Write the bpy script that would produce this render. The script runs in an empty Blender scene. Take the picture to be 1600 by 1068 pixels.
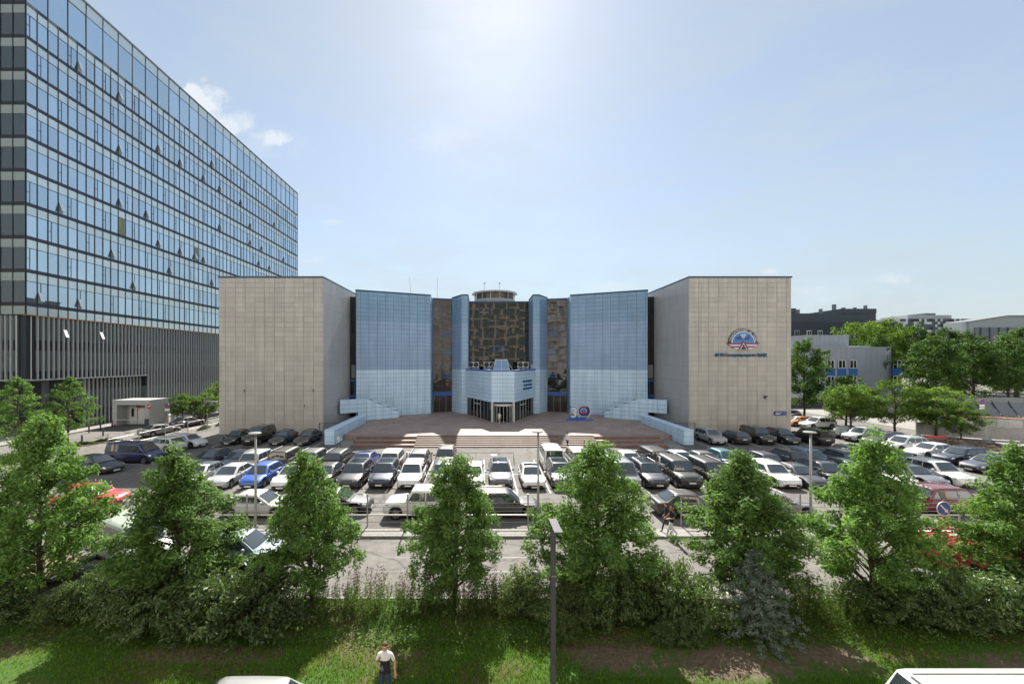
import bpy, math, random
import numpy as np
from mathutils import Vector, Matrix
R = math.radians
random.seed(7)
rng = np.random.default_rng(7)
scene = bpy.context.scene
col = scene.collection

# ------------------------------------------------------------------ camera, sky, sun, exposure
cam_d = bpy.data.cameras.new('camera')
cam = bpy.data.objects.new('camera', cam_d)
col.objects.link(cam)
cam.location = (0, 0, 10.0)
cam.rotation_euler = (R(90), 0, 0)
cam_d.sensor_width = 36.0
cam_d.lens = 14.4
cam_d.shift_x = 0.02875
cam_d.shift_y = 0.0181
cam_d.clip_start = 0.1
cam_d.clip_end = 6000
scene.camera = cam

SUN_EL, SUN_AZ = 43.0, 1.7          # azimuth in degrees from +Y towards +X
sd = Vector((math.sin(R(SUN_AZ)) * math.cos(R(SUN_EL)), math.cos(R(SUN_AZ)) * math.cos(R(SUN_EL)), math.sin(R(SUN_EL))))
world = bpy.data.worlds.new('World')
scene.world = world
world.use_nodes = True
wn = world.node_tree.nodes
wl = world.node_tree.links
wn.clear()
w_out = wn.new('ShaderNodeOutputWorld')
w_bg = wn.new('ShaderNodeBackground')
w_bg.inputs['Strength'].default_value = 0.066
sky = wn.new('ShaderNodeTexSky')
sky.sky_type = 'NISHITA'
sky.sun_disc = False
sky.sun_elevation = R(SUN_EL)
sky.sun_rotation = R(SUN_AZ)
sky.altitude = 150
sky.air_density = 1.0
sky.dust_density = 0.38
sky.ozone_density = 1.0
# clouds: soft cumulus and thin veils fixed in sky directions
tc = wn.new('ShaderNodeTexCoord')

def wmath(op, a, b=None, clamp=False):
    n = wn.new('ShaderNodeMath')
    n.operation = op
    n.use_clamp = clamp
    for i, v in enumerate((a, b)):
        if v is None:
            continue
        if isinstance(v, (int, float)):
            n.inputs[i].default_value = v
        else:
            wl.new(v, n.inputs[i])
    return n.outputs[0]

sep = wn.new('ShaderNodeSeparateXYZ')
wl.new(tc.outputs['Generated'], sep.inputs[0])
ysafe = wmath('MAXIMUM', sep.outputs['Y'], 0.02)
cu = wmath('DIVIDE', sep.outputs['X'], ysafe)      # tangent-plane coordinates of the sky towards +Y
cv = wmath('DIVIDE', sep.outputs['Z'], ysafe)
nz = wn.new('ShaderNodeTexNoise')
nz.inputs['Scale'].default_value = 26.0
nz.inputs['Detail'].default_value = 7.0
nz.inputs['Roughness'].default_value = 0.62
wl.new(tc.outputs['Generated'], nz.inputs['Vector'])
nz2 = wn.new('ShaderNodeTexNoise')
nz2.inputs['Scale'].default_value = 7.0
nz2.inputs['Detail'].default_value = 6.0
wl.new(tc.outputs['Generated'], nz2.inputs['Vector'])
wm = wn.new('ShaderNodeMapping')
wm.inputs['Scale'].default_value = (2.0, 2.0, 7.0)
wl.new(tc.outputs['Generated'], wm.inputs['Vector'])
nz3 = wn.new('ShaderNodeTexNoise')
nz3.inputs['Scale'].default_value = 1.6
nz3.inputs['Detail'].default_value = 7.0
nz3.inputs['Roughness'].default_value = 0.6
wl.new(wm.outputs[0], nz3.inputs['Vector'])

def blob(px, py, rx, ry, soft, thr, amp):
    u0, v0 = (px - 754) / 640, (563 - py) / 640
    a = wmath('DIVIDE', wmath('SUBTRACT', cu, u0), rx / 640)
    b = wmath('DIVIDE', wmath('SUBTRACT', cv, v0), ry / 640)
    d = wmath('SQRT', wmath('ADD', wmath('MULTIPLY', a, a), wmath('MULTIPLY', b, b)))
    m = wmath('SUBTRACT', 1.0, d)
    m = wmath('ADD', m, wmath('MULTIPLY', wmath('SUBTRACT', nz.outputs['Fac'], 0.5), thr))
    m = wmath('DIVIDE', m, soft, True)
    return wmath('MULTIPLY', m, amp)

parts = [blob(318, 165, 42, 36, 0.7, 2.9, 0.85), blob(352, 198, 50, 26, 0.8, 2.9, 0.7), blob(300, 150, 24, 20, 0.3, 2.2, 0.85),
         blob(432, 218, 24, 15, 0.4, 2.6, 0.75), blob(405, 213, 26, 10, 0.7, 2.5, 0.35), blob(390, 225, 95, 30, 1.2, 2.6, 0.28),
         blob(520, 347, 26, 7, 0.9, 2.4, 0.4), blob(690, 215, 55, 30, 1.2, 2.6, 0.45), blob(740, 240, 60, 34, 1.5, 2.4, 0.2),
         blob(1397, 437, 30, 14, 0.8, 2.4, 0.4), blob(1208, 424, 30, 8, 0.8, 2.4, 0.5), blob(1262, 455, 50, 14, 1.2, 2.4, 0.35),
         blob(950, 448, 60, 12, 1.2, 2.4, 0.25), blob(480, 408, 40, 16, 1.0, 2.4, 0.35), blob(1290, 460, 120, 26, 1.4, 2.4, 0.25)]
acc = parts[0]
for p_ in parts[1:]:
    acc = wmath('MAXIMUM', acc, p_)
veil = wmath('MULTIPLY', wmath('SUBTRACT', nz3.outputs['Fac'], 0.42, ), 1.1, True)
acc = wmath('MAXIMUM', acc, wmath('MULTIPLY', veil, 0.30))
above = wmath('MULTIPLY', sep.outputs['Z'], 12.0, True)
acc = wmath('MULTIPLY', acc, above)
mixc = wn.new('ShaderNodeMixRGB')
mixc.inputs['Color2'].default_value = (5.0, 5.25, 5.5, 1)
wl.new(acc, mixc.inputs['Fac'])
mixv = wn.new('ShaderNodeMixRGB')          # thin high haze over the whole sky
mixv.inputs['Color2'].default_value = (3.15, 3.62, 3.8, 1)
hz = wmath('MULTIPLY', wmath('SUBTRACT', 0.30, sep.outputs['Z'], True), 1.3)      # hazier towards the horizon, all round
wl.new(wmath('ADD', wmath('ADD', wmath('MULTIPLY', veil, 0.5), 0.5, True), hz, True), mixv.inputs['Fac'])
wl.new(sky.outputs[0], mixv.inputs['Color1'])
wl.new(mixv.outputs[0], mixc.inputs['Color1'])
wl.new(mixc.outputs[0], w_bg.inputs['Color'])
wl.new(w_bg.outputs[0], w_out.inputs['Surface'])

sun_d = bpy.data.lights.new('sun', 'SUN')
sun_d.energy = 4.1
sun_d.angle = R(0.55)
sun_d.color = (1.0, 0.95, 0.87)
sun = bpy.data.objects.new('sun', sun_d)
sun.rotation_euler = sd.to_track_quat('Z', 'Y').to_euler()
sun.location = (0, 80, 90)
col.objects.link(sun)

scene.view_settings.view_transform = 'Standard'
scene.view_settings.look = 'None'
scene.view_settings.exposure = 1.43
scene.view_settings.gamma = 1.0
scene.view_settings.use_curve_mapping = False
scene.render.engine = 'CYCLES'
scene.cycles.max_bounces = 7
scene.cycles.diffuse_bounces = 3
scene.cycles.glossy_bounces = 4
scene.cycles.transmission_bounces = 4
scene.cycles.transparent_max_bounces = 8
scene.cycles.caustics_reflective = False
scene.cycles.caustics_refractive = False

# ------------------------------------------------------------------ helpers
def G(px, py, z=0.0):
    """a spot of the site, on a level z, from where the photograph shows it"""
    y = 640.0 * (10.0 - z) / (py - 563.0)
    return ((px - 754.0) * y / 640.0, y)

class MB:
    def __init__(s):
        s.v = []; s.f = []; s.m = []; s.tone = []
    def add(s, vs, fs, mi=0, tone=0.0):
        o = len(s.v)
        s.v.extend(tuple(map(float, p)) for p in vs)
        for f in fs:
            s.f.append(tuple(o + i for i in f)); s.m.append(mi); s.tone.append(tone)
        return s
    def box(s, x0, x1, y0, y1, z0, z1, mi=0, tone=0.0):
        vs = [(x0, y0, z0), (x1, y0, z0), (x1, y1, z0), (x0, y1, z0), (x0, y0, z1), (x1, y0, z1), (x1, y1, z1), (x0, y1, z1)]
        return s.add(vs, [(3, 2, 1, 0), (4, 5, 6, 7), (0, 1, 5, 4), (1, 2, 6, 5), (2, 3, 7, 6), (3, 0, 4, 7)], mi, tone)
    def obox(s, P, u, n, a0, a1, d0, d1, z0, z1, mi=0, tone=0.0):
        """box along wall direction u from a0..a1, depth along n d0..d1, height z0..z1, at plan point P"""
        c = []
        for z in (z0, z1):
            for a, d in ((a0, d0), (a1, d0), (a1, d1), (a0, d1)):
                c.append((P[0] + u[0] * a + n[0] * d, P[1] + u[1] * a + n[1] * d, z))
        fs = [(3, 2, 1, 0), (4, 5, 6, 7), (0, 1, 5, 4), (1, 2, 6, 5), (2, 3, 7, 6), (3, 0, 4, 7)]
        if (u[0] * n[1] - u[1] * n[0]) < 0:
            fs = [f[::-1] for f in fs]
        return s.add(c, fs, mi, tone)
    def prism(s, poly, z0, z1, mi=0):
        n = len(poly)
        a = sum(poly[i][0] * poly[(i + 1) % n][1] - poly[(i + 1) % n][0] * poly[i][1] for i in range(n))
        if a < 0:
            poly = poly[::-1]
        vs = [(p[0], p[1], z0) for p in poly] + [(p[0], p[1], z1) for p in poly]
        fs = [tuple(range(n - 1, -1, -1)), tuple(range(n, 2 * n))]
        fs += [(i, (i + 1) % n, n + (i + 1) % n, n + i) for i in range(n)]
        return s.add(vs, fs, mi)
    def vprism(s, poly, O, u, w, d, mi=0):
        """polygon in the plane (u,w) at O, thickened along -d..0 of vector d"""
        O, u, w, d = Vector(O), Vector(u), Vector(w), Vector(d)
        n = len(poly)
        vs = [O + u * a + w * b for a, b in poly] + [O + u * a + w * b + d for a, b in poly]
        fs = [tuple(range(n)), tuple(range(2 * n - 1, n - 1, -1))]
        fs += [(i, n + i, n + (i + 1) % n, (i + 1) % n) for i in range(n)]
        return s.add(vs, fs, mi)
    def tube(s, pts, rad, n=8, mi=0, cap=True):
        pts = [Vector(p) for p in pts]
        if not hasattr(rad, '__len__'):
            rad = [rad] * len(pts)
        rings = []
        for i, p in enumerate(pts):
            t = (pts[min(i + 1, len(pts) - 1)] - pts[max(i - 1, 0)]).normalized()
            a = Vector((0, 0, 1)) if abs(t.z) < 0.9 else Vector((1, 0, 0))
            b = t.cross(a).normalized(); c = t.cross(b).normalized()
            rings.append([p + (b * math.cos(k * 2 * math.pi / n) + c * math.sin(k * 2 * math.pi / n)) * rad[i] for k in range(n)])
        vs = [q for r in rings for q in r]
        fs = []
        for i in range(len(pts) - 1):
            for k in range(n):
                fs.append((i * n + k, (i + 1) * n + k, (i + 1) * n + (k + 1) % n, i * n + (k + 1) % n))
        if cap:
            fs.append(tuple(range(n))); fs.append(tuple((len(pts) - 1) * n + k for k in range(n - 1, -1, -1)))
        return s.add(vs, fs, mi)
    def lathe(s, prof, c=(0, 0, 0), n=24, axis='z', mi=0):
        vs = []
        for k in range(n):
            a = 2 * math.pi * k / n
            for r, h in prof:
                if axis == 'z':
                    vs.append((c[0] + r * math.cos(a), c[1] + r * math.sin(a), c[2] + h))
                else:
                    vs.append((c[0] + r * math.cos(a), c[1] + h, c[2] + r * math.sin(a)))
        m = len(prof)
        fs = []
        for k in range(n):
            for j in range(m - 1):
                q = (k * m + j, ((k + 1) % n) * m + j, ((k + 1) % n) * m + j + 1, k * m + j + 1)
                fs.append(q if axis == 'z' else q[::-1])
        return s.add(vs, fs, mi)
    def mesh(s, name, mats=(), smooth=False):
        me = bpy.data.meshes.new(name)
        me.from_pydata(s.v, [], s.f)
        for m in (mats if isinstance(mats, (list, tuple)) else [mats]):
            me.materials.append(m)
        if any(s.m):
            me.polygons.foreach_set('material_index', s.m)
        if any(s.tone):
            at = me.attributes.new('tone', 'FLOAT', 'FACE'); at.data.foreach_set('value', s.tone)
        if smooth:
            me.polygons.foreach_set('use_smooth', [True] * len(me.polygons))
        me.update()
        return me
    def build(s, name, mats, parent=None, smooth=False, **kw):
        return link(name, s.mesh(name, mats, smooth), parent, **kw)

def link(name, me, parent=None, loc=None, rz=None, label=None, cat=None, group=None, kind=None):
    o = bpy.data.objects.new(name, me)
    col.objects.link(o)
    if parent is not None:
        o.parent = parent
    if loc is not None:
        o.location = loc
    if rz is not None:
        o.rotation_euler = (0, 0, rz)
    if label: o['label'] = label
    if cat: o['category'] = cat
    if group: o['group'] = group
    if kind: o['kind'] = kind
    return o

def thing(name, loc, label, cat, group=None, rz=0.0):
    return link(name, None, None, loc, rz, label, cat, group)

def struct(name, me_or_mb, mats=None, parent=None, kind='structure'):
    if isinstance(me_or_mb, MB):
        return me_or_mb.build(name, mats, parent, kind=kind if parent is None else None)
    return link(name, me_or_mb, parent, kind=kind if parent is None else None)

def copy_tree(root, loc, rz, label=None, group=None, color=None):
    def rec(o, par):
        c = o.copy(); col.objects.link(c); c.parent = par
        for ch in o.children:
            rec(ch, c)
        return c
    r = rec(root, None)
    r.location = loc; r.rotation_euler = (0, 0, rz)
    if label: r['label'] = label
    if group: r['group'] = group
    return r

# ------------------------------------------------------------------ materials
MATS = {}
def mat(name, base=(0.5, 0.5, 0.5), rough=0.6, metal=0.0, spec=0.5, ior=1.5, coat=0.0, emit=None):
    if name in MATS:
        return MATS[name]
    m = bpy.data.materials.new(name); m.use_nodes = True
    b = m.node_tree.nodes['Principled BSDF']
    b.inputs['Base Color'].default_value = (*base, 1)
    b.inputs['Roughness'].default_value = rough
    b.inputs['Metallic'].default_value = metal
    b.inputs['Specular IOR Level'].default_value = spec
    b.inputs['IOR'].default_value = ior
    b.inputs['Coat Weight'].default_value = coat
    MATS[name] = m
    return m

def nodes(m):
    return m.node_tree.nodes, m.node_tree.links, m.node_tree.nodes['Principled BSDF']

def noise(nt, scale, detail=4, vec=None, rough=0.55):
    n = nt.nodes.new('ShaderNodeTexNoise')
    n.inputs['Scale'].default_value = scale; n.inputs['Detail'].default_value = detail; n.inputs['Roughness'].default_value = rough
    if vec is not None:
        nt.links.new(vec, n.inputs['Vector'])
    return n.outputs['Fac']

def ramp(nt, fac, stops):
    r = nt.nodes.new('ShaderNodeValToRGB')
    e = r.color_ramp.elements
    while len(e) < len(stops):
        e.new(0.5)
    for i, (p, c) in enumerate(stops):
        e[i].position = p; e[i].color = (*c, 1)
    nt.links.new(fac, r.inputs['Fac'])
    return r.outputs['Color']

def objpos(nt):
    g = nt.nodes.new('ShaderNodeNewGeometry')
    return g.outputs['Position']

def mul(nt, a, b, op='MULTIPLY', fac=1.0):
    n = nt.nodes.new('ShaderNodeMixRGB'); n.blend_type = op
    n.inputs['Fac'].default_value = fac
    for i, v in ((1, a), (2, b)):
        if hasattr(v, 'is_linked') or hasattr(v, 'links'):
            nt.links.new(v, n.inputs[i])
        else:
            n.inputs[i].default_value = (*v, 1)
    return n.outputs[0]

def tonefac(nt, amp):
    """1 +- amp, different for every piece"""
    oi = nt.nodes.new('ShaderNodeObjectInfo')
    at = nt.nodes.new('ShaderNodeAttribute'); at.attribute_name = 'tone'
    a = nt.nodes.new('ShaderNodeMath'); a.operation = 'ADD'
    nt.links.new(oi.outputs['Random'], a.inputs[0]); nt.links.new(at.outputs['Fac'], a.inputs[1])
    f = nt.nodes.new('ShaderNodeMath'); f.operation = 'FRACT'
    nt.links.new(a.outputs[0], f.inputs[0])
    mr = nt.nodes.new('ShaderNodeMapRange')
    mr.inputs['To Min'].default_value = 1 - amp; mr.inputs['To Max'].default_value = 1 + amp
    nt.links.new(f.outputs[0], mr.inputs['Value'])
    return mr.outputs[0]

def bump(nt, b, h, strength, dist):
    n = nt.nodes.new('ShaderNodeBump')
    n.inputs['Strength'].default_value = strength; n.inputs['Distance'].default_value = dist
    nt.links.new(h, n.inputs['Height']); nt.links.new(n.outputs[0], b.inputs['Normal'])

def ground_mat(name, stops, s1=0.25, s2=6.0, rough=0.9, bs=0.3, extra=None):
    m = mat(name, rough=rough, spec=0.25); nt = m.node_tree; b = nodes(m)[2]
    p = objpos(nt)
    a = noise(nt, s1, 6, p); c = noise(nt, s2, 5, p)
    c1 = ramp(nt, a, stops)
    c2 = ramp(nt, c, [(0.3, (0.82, 0.82, 0.82)), (0.7, (1.15, 1.15, 1.15))])
    o = mul(nt, c1, c2)
    nt.links.new(o, b.inputs['Base Color'])
    bump(nt, b, noise(nt, 40, 3, p), bs, 0.02)
    return m

def add_wear(m, stain=0.72, crack=0.6):
    nt = m.node_tree; b = nodes(m)[2]; p = objpos(nt)
    old = b.inputs['Base Color'].links[0].from_socket
    s = ramp(nt, noise(nt, 0.45, 8, p, 0.7), [(0.52, (1, 1, 1)), (0.66, (stain,) * 3)])
    w = nt.nodes.new('ShaderNodeTexNoise'); w.inputs['Scale'].default_value = 0.8; nt.links.new(p, w.inputs['Vector'])
    av = nt.nodes.new('ShaderNodeVectorMath'); av.operation = 'MULTIPLY_ADD'; av.inputs[1].default_value = (1.6, 1.6, 0); nt.links.new(w.outputs['Color'], av.inputs[0]); nt.links.new(p, av.inputs[2])
    v = nt.nodes.new('ShaderNodeTexVoronoi'); v.feature = 'DISTANCE_TO_EDGE'; v.inputs['Scale'].default_value = 0.16; nt.links.new(av.outputs[0], v.inputs['Vector'])
    c = ramp(nt, v.outputs['Distance'], [(0.0, (crack,) * 3), (0.012, (1, 1, 1))])
    nt.links.new(mul(nt, mul(nt, old, s), c), b.inputs['Base Color'])

def panel_mat(name, base, rough=0.35, amp=0.05, dirt=0.06, metal=0.0):
    m = mat(name, rough=rough, metal=metal); nt = m.node_tree; b = nodes(m)[2]
    p = objpos(nt)
    t = tonefac(nt, amp)
    c = ramp(nt, noise(nt, 0.35, 5, p), [(0.3, tuple(x * (1 - dirt) for x in base)), (0.7, tuple(x * (1 + dirt) for x in base))])
    o = mul(nt, c, t)
    # streaks of rain dirt
    mp = nt.nodes.new('ShaderNodeMapping'); mp.inputs['Scale'].default_value = (2.2, 2.2, 0.12)
    nt.links.new(p, mp.inputs['Vector'])
    s = ramp(nt, noise(nt, 1.0, 5, mp.outputs[0]), [(0.35, (0.87, 0.87, 0.87)), (0.62, (1.02, 1.02, 1.02))])
    nt.links.new(mul(nt, o, s), b.inputs['Base Color'])
    bump(nt, b, noise(nt, 0.9, 2, p), 0.25, 0.02)
    return m

def glass_mat(name, base, ior=1.6, metal=0.0, rough=0.03, wav=0.3, wscale=0.5, amp=0.0, wd=0.02):
    m = mat(name, base, rough=rough, metal=metal, ior=ior); nt = m.node_tree; b = nodes(m)[2]
    if amp:
        nt.links.new(mul(nt, base, tonefac(nt, amp)), b.inputs['Base Color'])
    if wav:
        bump(nt, b, noise(nt, wscale, 2, objpos(nt)), wav, wd)
    return m

M = {}
M['asphalt'] = ground_mat('lot_asphalt', [(0.25, (0.13, 0.121, 0.112)), (0.5, (0.165, 0.155, 0.144)), (0.75, (0.195, 0.184, 0.171))], 0.12, 1.6)
M['road'] = ground_mat('road_asphalt', [(0.25, (0.145, 0.134, 0.124)), (0.5, (0.175, 0.163, 0.15)), (0.8, (0.2, 0.187, 0.172))], 0.18, 2.4)
add_wear(M['asphalt']); add_wear(M['road'], 0.8)
M['pave'] = ground_mat('pavement', [(0.3, (0.25, 0.235, 0.215)), (0.7, (0.31, 0.295, 0.275))], 0.4, 5)
M['kerb'] = ground_mat('kerb_stone', [(0.3, (0.24, 0.23, 0.22)), (0.7, (0.32, 0.31, 0.3))], 1.0, 6)
M['terrain'] = ground_mat('terrain', [(0.3, (0.12, 0.12, 0.09)), (0.7, (0.2, 0.19, 0.16))], 0.05, 0.6)
M['lawn'] = ground_mat('lawn_soil', [(0.33, (0.12, 0.08, 0.055)), (0.42, (0.085, 0.085, 0.03)), (0.5, (0.05, 0.105, 0.015)), (0.8, (0.05, 0.105, 0.016))], 0.33, 5.0)
M['soil'] = ground_mat('soil', [(0.3, (0.10, 0.075, 0.055)), (0.7, (0.19, 0.155, 0.125))], 0.9, 7)
M['plaza'] = ground_mat('plaza_slabs', [(0.3, (0.37, 0.285, 0.25)), (0.7, (0.48, 0.375, 0.335))], 0.5, 3.0, rough=0.7)
nt = M['plaza'].node_tree; b_ = nodes(M['plaza'])[2]
br = nt.nodes.new('ShaderNodeTexBrick')
br.inputs['Scale'].default_value = 1.0; br.inputs['Mortar Size'].default_value = 0.012
br.inputs['Brick Width'].default_value = 1.2; br.inputs['Row Height'].default_value = 0.6
br.inputs['Color1'].default_value = (1, 0.97, 0.95, 1); br.inputs['Color2'].default_value = (0.8, 0.78, 0.78, 1); br.inputs['Mortar'].default_value = (0.5, 0.48, 0.46, 1)
mpp = nt.nodes.new('ShaderNodeMapping'); mpp.inputs['Rotation'].default_value = (0, 0, R(24))
nt.links.new(objpos(nt), mpp.inputs['Vector']); nt.links.new(mpp.outputs[0], br.inputs['Vector'])
old = b_.inputs['Base Color'].links[0].from_socket
nt.links.new(mul(nt, old, br.outputs['Color']), b_.inputs['Base Color'])
M['step_top'] = ground_mat('step_granite', [(0.3, (0.235, 0.185, 0.155)), (0.7, (0.31, 0.25, 0.21))], 0.8, 5, rough=0.6)
M['step_red'] = ground_mat('step_red_granite', [(0.3, (0.17, 0.10, 0.085)), (0.7, (0.26, 0.165, 0.14))], 0.9, 6, rough=0.6)
M['line'] = ground_mat('road_paint', [(0.3, (0.5, 0.48, 0.44)), (0.7, (0.68, 0.66, 0.6))], 2.0, 9)

M['tan'] = panel_mat('beige_panel', (0.485, 0.457, 0.415), 0.42, 0.06)
M['tan_side'] = panel_mat('grey_panel', (0.50, 0.49, 0.475), 0.38, 0.02)
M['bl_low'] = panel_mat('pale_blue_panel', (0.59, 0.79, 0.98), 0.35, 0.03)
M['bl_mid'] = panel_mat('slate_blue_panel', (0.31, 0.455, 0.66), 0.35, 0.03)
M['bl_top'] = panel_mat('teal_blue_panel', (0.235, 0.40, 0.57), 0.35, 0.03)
M['joint'] = mat('panel_joint', (0.13, 0.175, 0.23), 0.8)
M['joint_tan'] = mat('beige_panel_joint', (0.27, 0.255, 0.235), 0.8)
M['coping'] = mat('blue_coping', (0.035, 0.075, 0.15), 0.45, 0.2)
M['blue_frame'] = mat('blue_frame', (0.03, 0.13, 0.42), 0.4)
M['bronze'] = glass_mat('bronze_glass', (0.012, 0.013, 0.011), 1.6, wav=0.28, wscale=0.34, wd=0.03)
M['bronze2'] = glass_mat('brown_glass', (0.05, 0.038, 0.03), 1.5, wav=0.6, wscale=0.6, wd=0.05)
M['dark_glass'] = glass_mat('dark_glass', (0.015, 0.017, 0.02), 1.5, wav=0.1)
M['tower_glass'] = glass_mat('tower_glass', (0.50, 0.62, 0.72), 1.5, metal=0.85, rough=0.02, wav=0.05, wscale=0.35, amp=0.10)
M['tower_spandrel'] = glass_mat('tower_spandrel', (0.66, 0.76, 0.79), 1.5, metal=0.4, rough=0.2, wav=0, amp=0.05)
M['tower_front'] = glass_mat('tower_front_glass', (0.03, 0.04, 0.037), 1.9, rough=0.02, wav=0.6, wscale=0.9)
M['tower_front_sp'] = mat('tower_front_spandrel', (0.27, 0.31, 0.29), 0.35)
M['mullion'] = mat('dark_mullion', (0.025, 0.032, 0.042), 0.45, 0.3)
M['band'] = mat('dark_band', (0.05, 0.055, 0.075), 0.5, 0.2)
M['fin'] = mat('fin_metal', (0.42, 0.44, 0.445), 0.5, 0.2)
M['green_glass'] = glass_mat('green_grey_glass', (0.085, 0.115, 0.12), 1.6, rough=0.06, wav=0.1, amp=0.25)
M['band_glass'] = glass_mat('dark_band_glass', (0.02, 0.028, 0.04), 1.5, rough=0.06, wav=0.1)
M['orange'] = mat('orange_strip', (0.35, 0.16, 0.04), 0.5)
M['white'] = mat('white_paint', (0.75, 0.75, 0.74), 0.5)
M['offwhite'] = mat('offwhite', (0.6, 0.61, 0.6), 0.5)
M['lgrey'] = mat('light_grey', (0.42, 0.43, 0.43), 0.5)
M['grey'] = mat('mid_grey', (0.2, 0.21, 0.22), 0.5)
M['dgrey'] = mat('dark_grey', (0.06, 0.063, 0.07), 0.5)
M['black'] = mat('black_plastic', (0.012, 0.012, 0.013), 0.5)
M['lamp_grey'] = mat('lamp_grey', (0.2, 0.2, 0.19), 0.7)
M['steel'] = mat('galvanised_steel', (0.36, 0.35, 0.33), 0.45, 0.6)
M['post'] = mat('anthracite_post', (0.05, 0.053, 0.064), 0.7)
M['red'] = mat('red_paint', (0.42, 0.02, 0.03), 0.4)
M['redlamp'] = mat('red_lamp', (0.30, 0.008, 0.01), 0.15, coat=1)
M['headlamp'] = mat('headlamp', (0.55, 0.57, 0.6), 0.1, 0.5, coat=1)
M['plate'] = mat('number_plate', (0.72, 0.72, 0.7), 0.5)
M['tyre'] = mat('tyre_rubber', (0.015, 0.015, 0.016), 0.8)
M['rim'] = mat('wheel_rim', (0.38, 0.39, 0.4), 0.3, 0.8)
M['carglass'] = glass_mat('car_glass', (0.035, 0.045, 0.05), 2.1, rough=0.02, wav=0)
M['chrome'] = mat('chrome', (0.55, 0.56, 0.57), 0.15, 1.0)
M['wood'] = ground_mat('deck_wood', [(0.3, (0.16, 0.11, 0.075)), (0.7, (0.26, 0.2, 0.15))], 2.0, 12)
M['rust'] = ground_mat('rusty_steel', [(0.3, (0.22, 0.1, 0.05)), (0.7, (0.34, 0.2, 0.12))], 2.0, 10)
M['skin'] = mat('skin', (0.48, 0.28, 0.2), 0.55)
M['bark'] = ground_mat('bark', [(0.3, (0.06, 0.045, 0.035)), (0.7, (0.115, 0.09, 0.07))], 6, 25)
# car paint takes its colour from the object
m = mat('car_paint', rough=0.5, metal=0.12, coat=0.9); nt = m.node_tree; b_ = nodes(m)[2]
b_.inputs['Coat Roughness'].default_value = 0.04
oi = nt.nodes.new('ShaderNodeObjectInfo'); nt.links.new(oi.outputs['Color'], b_.inputs['Base Color'])
M['paint'] = m
# red lettering / plain colours
def leaf_mat(name, c1, c2, trans=0.4, ty=(1.15, 1.2, 0.45), rough=0.6, spec=0.15):
    m = mat(name, rough=rough, spec=spec); nt = m.node_tree; b = nodes(m)[2]
    at = nt.nodes.new('ShaderNodeAttribute'); at.attribute_name = 'tone'
    c = ramp(nt, at.outputs['Fac'], [(0.0, c1), (1.0, c2)])
    oi = nt.nodes.new('ShaderNodeObjectInfo')
    hv = nt.nodes.new('ShaderNodeMapRange'); hv.inputs['To Min'].default_value = 0.82; hv.inputs['To Max'].default_value = 1.18
    nt.links.new(oi.outputs['Random'], hv.inputs['Value'])
    c = mul(nt, c, hv.outputs[0])
    nt.links.new(c, b.inputs['Base Color'])
    tr = nt.nodes.new('ShaderNodeBsdfTranslucent')
    nt.links.new(mul(nt, c, ty), tr.inputs['Color'])
    mx = nt.nodes.new('ShaderNodeMixShader'); mx.inputs['Fac'].default_value = trans
    out = nt.nodes['Material Output']
    nt.links.new(b.outputs[0], mx.inputs[1]); nt.links.new(tr.outputs[0], mx.inputs[2]); nt.links.new(mx.outputs[0], out.inputs['Surface'])
    return m
M['leaf'] = leaf_mat('lime_leaf', (0.095, 0.175, 0.052), (0.21, 0.335, 0.10), 0.5, ty=(0.98, 1.12, 0.5))
M['leaf_far'] = leaf_mat('far_leaf', (0.05, 0.1, 0.025), (0.10, 0.175, 0.045), 0.38)
M['leaf_bright'] = leaf_mat('bright_leaf', (0.085, 0.155, 0.028), (0.16, 0.25, 0.05), 0.45)
M['leaf_bush'] = leaf_mat('dark_bush_leaf', (0.065, 0.115, 0.046), (0.15, 0.22, 0.088), 0.34, rough=0.42, spec=0.35)
M['leaf_bush2'] = leaf_mat('pale_bush_leaf', (0.075, 0.12, 0.045), (0.15, 0.2, 0.085), 0.35)
M['needle'] = leaf_mat('blue_spruce_needle', (0.14, 0.195, 0.16), (0.27, 0.34, 0.285), 0.15, ty=(1, 1, 1))
M['weed'] = leaf_mat('weed_leaf', (0.06, 0.115, 0.025), (0.13, 0.2, 0.05), 0.4)
M['weed_red'] = leaf_mat('reddish_leaf', (0.09, 0.05, 0.035), (0.13, 0.10, 0.05), 0.3, ty=(1.2, 0.9, 0.6))
M['grass'] = leaf_mat('grass_blade', (0.065, 0.15, 0.014), (0.15, 0.26, 0.03), 0.4, ty=(1.2, 1.2, 0.4))
# ------------------------------------------------------------------ the ground
def sheet(name, poly, z, m, parent=None, thick=0.0):
    mb = MB()
    n = len(poly)
    a = sum(poly[i][0] * poly[(i + 1) % n][1] - poly[(i + 1) % n][0] * poly[i][1] for i in range(n))
    if a < 0:
        poly = poly[::-1]
    if thick:
        mb.prism(poly, z - thick, z)
    else:
        mb.add([(p[0], p[1], z) for p in poly], [tuple(range(n))])
    return struct(name, mb, m, parent)
def rect(x0, x1, y0, y1):
    return [(x0, y0), (x1, y0), (x1, y1), (x0, y1)]

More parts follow.
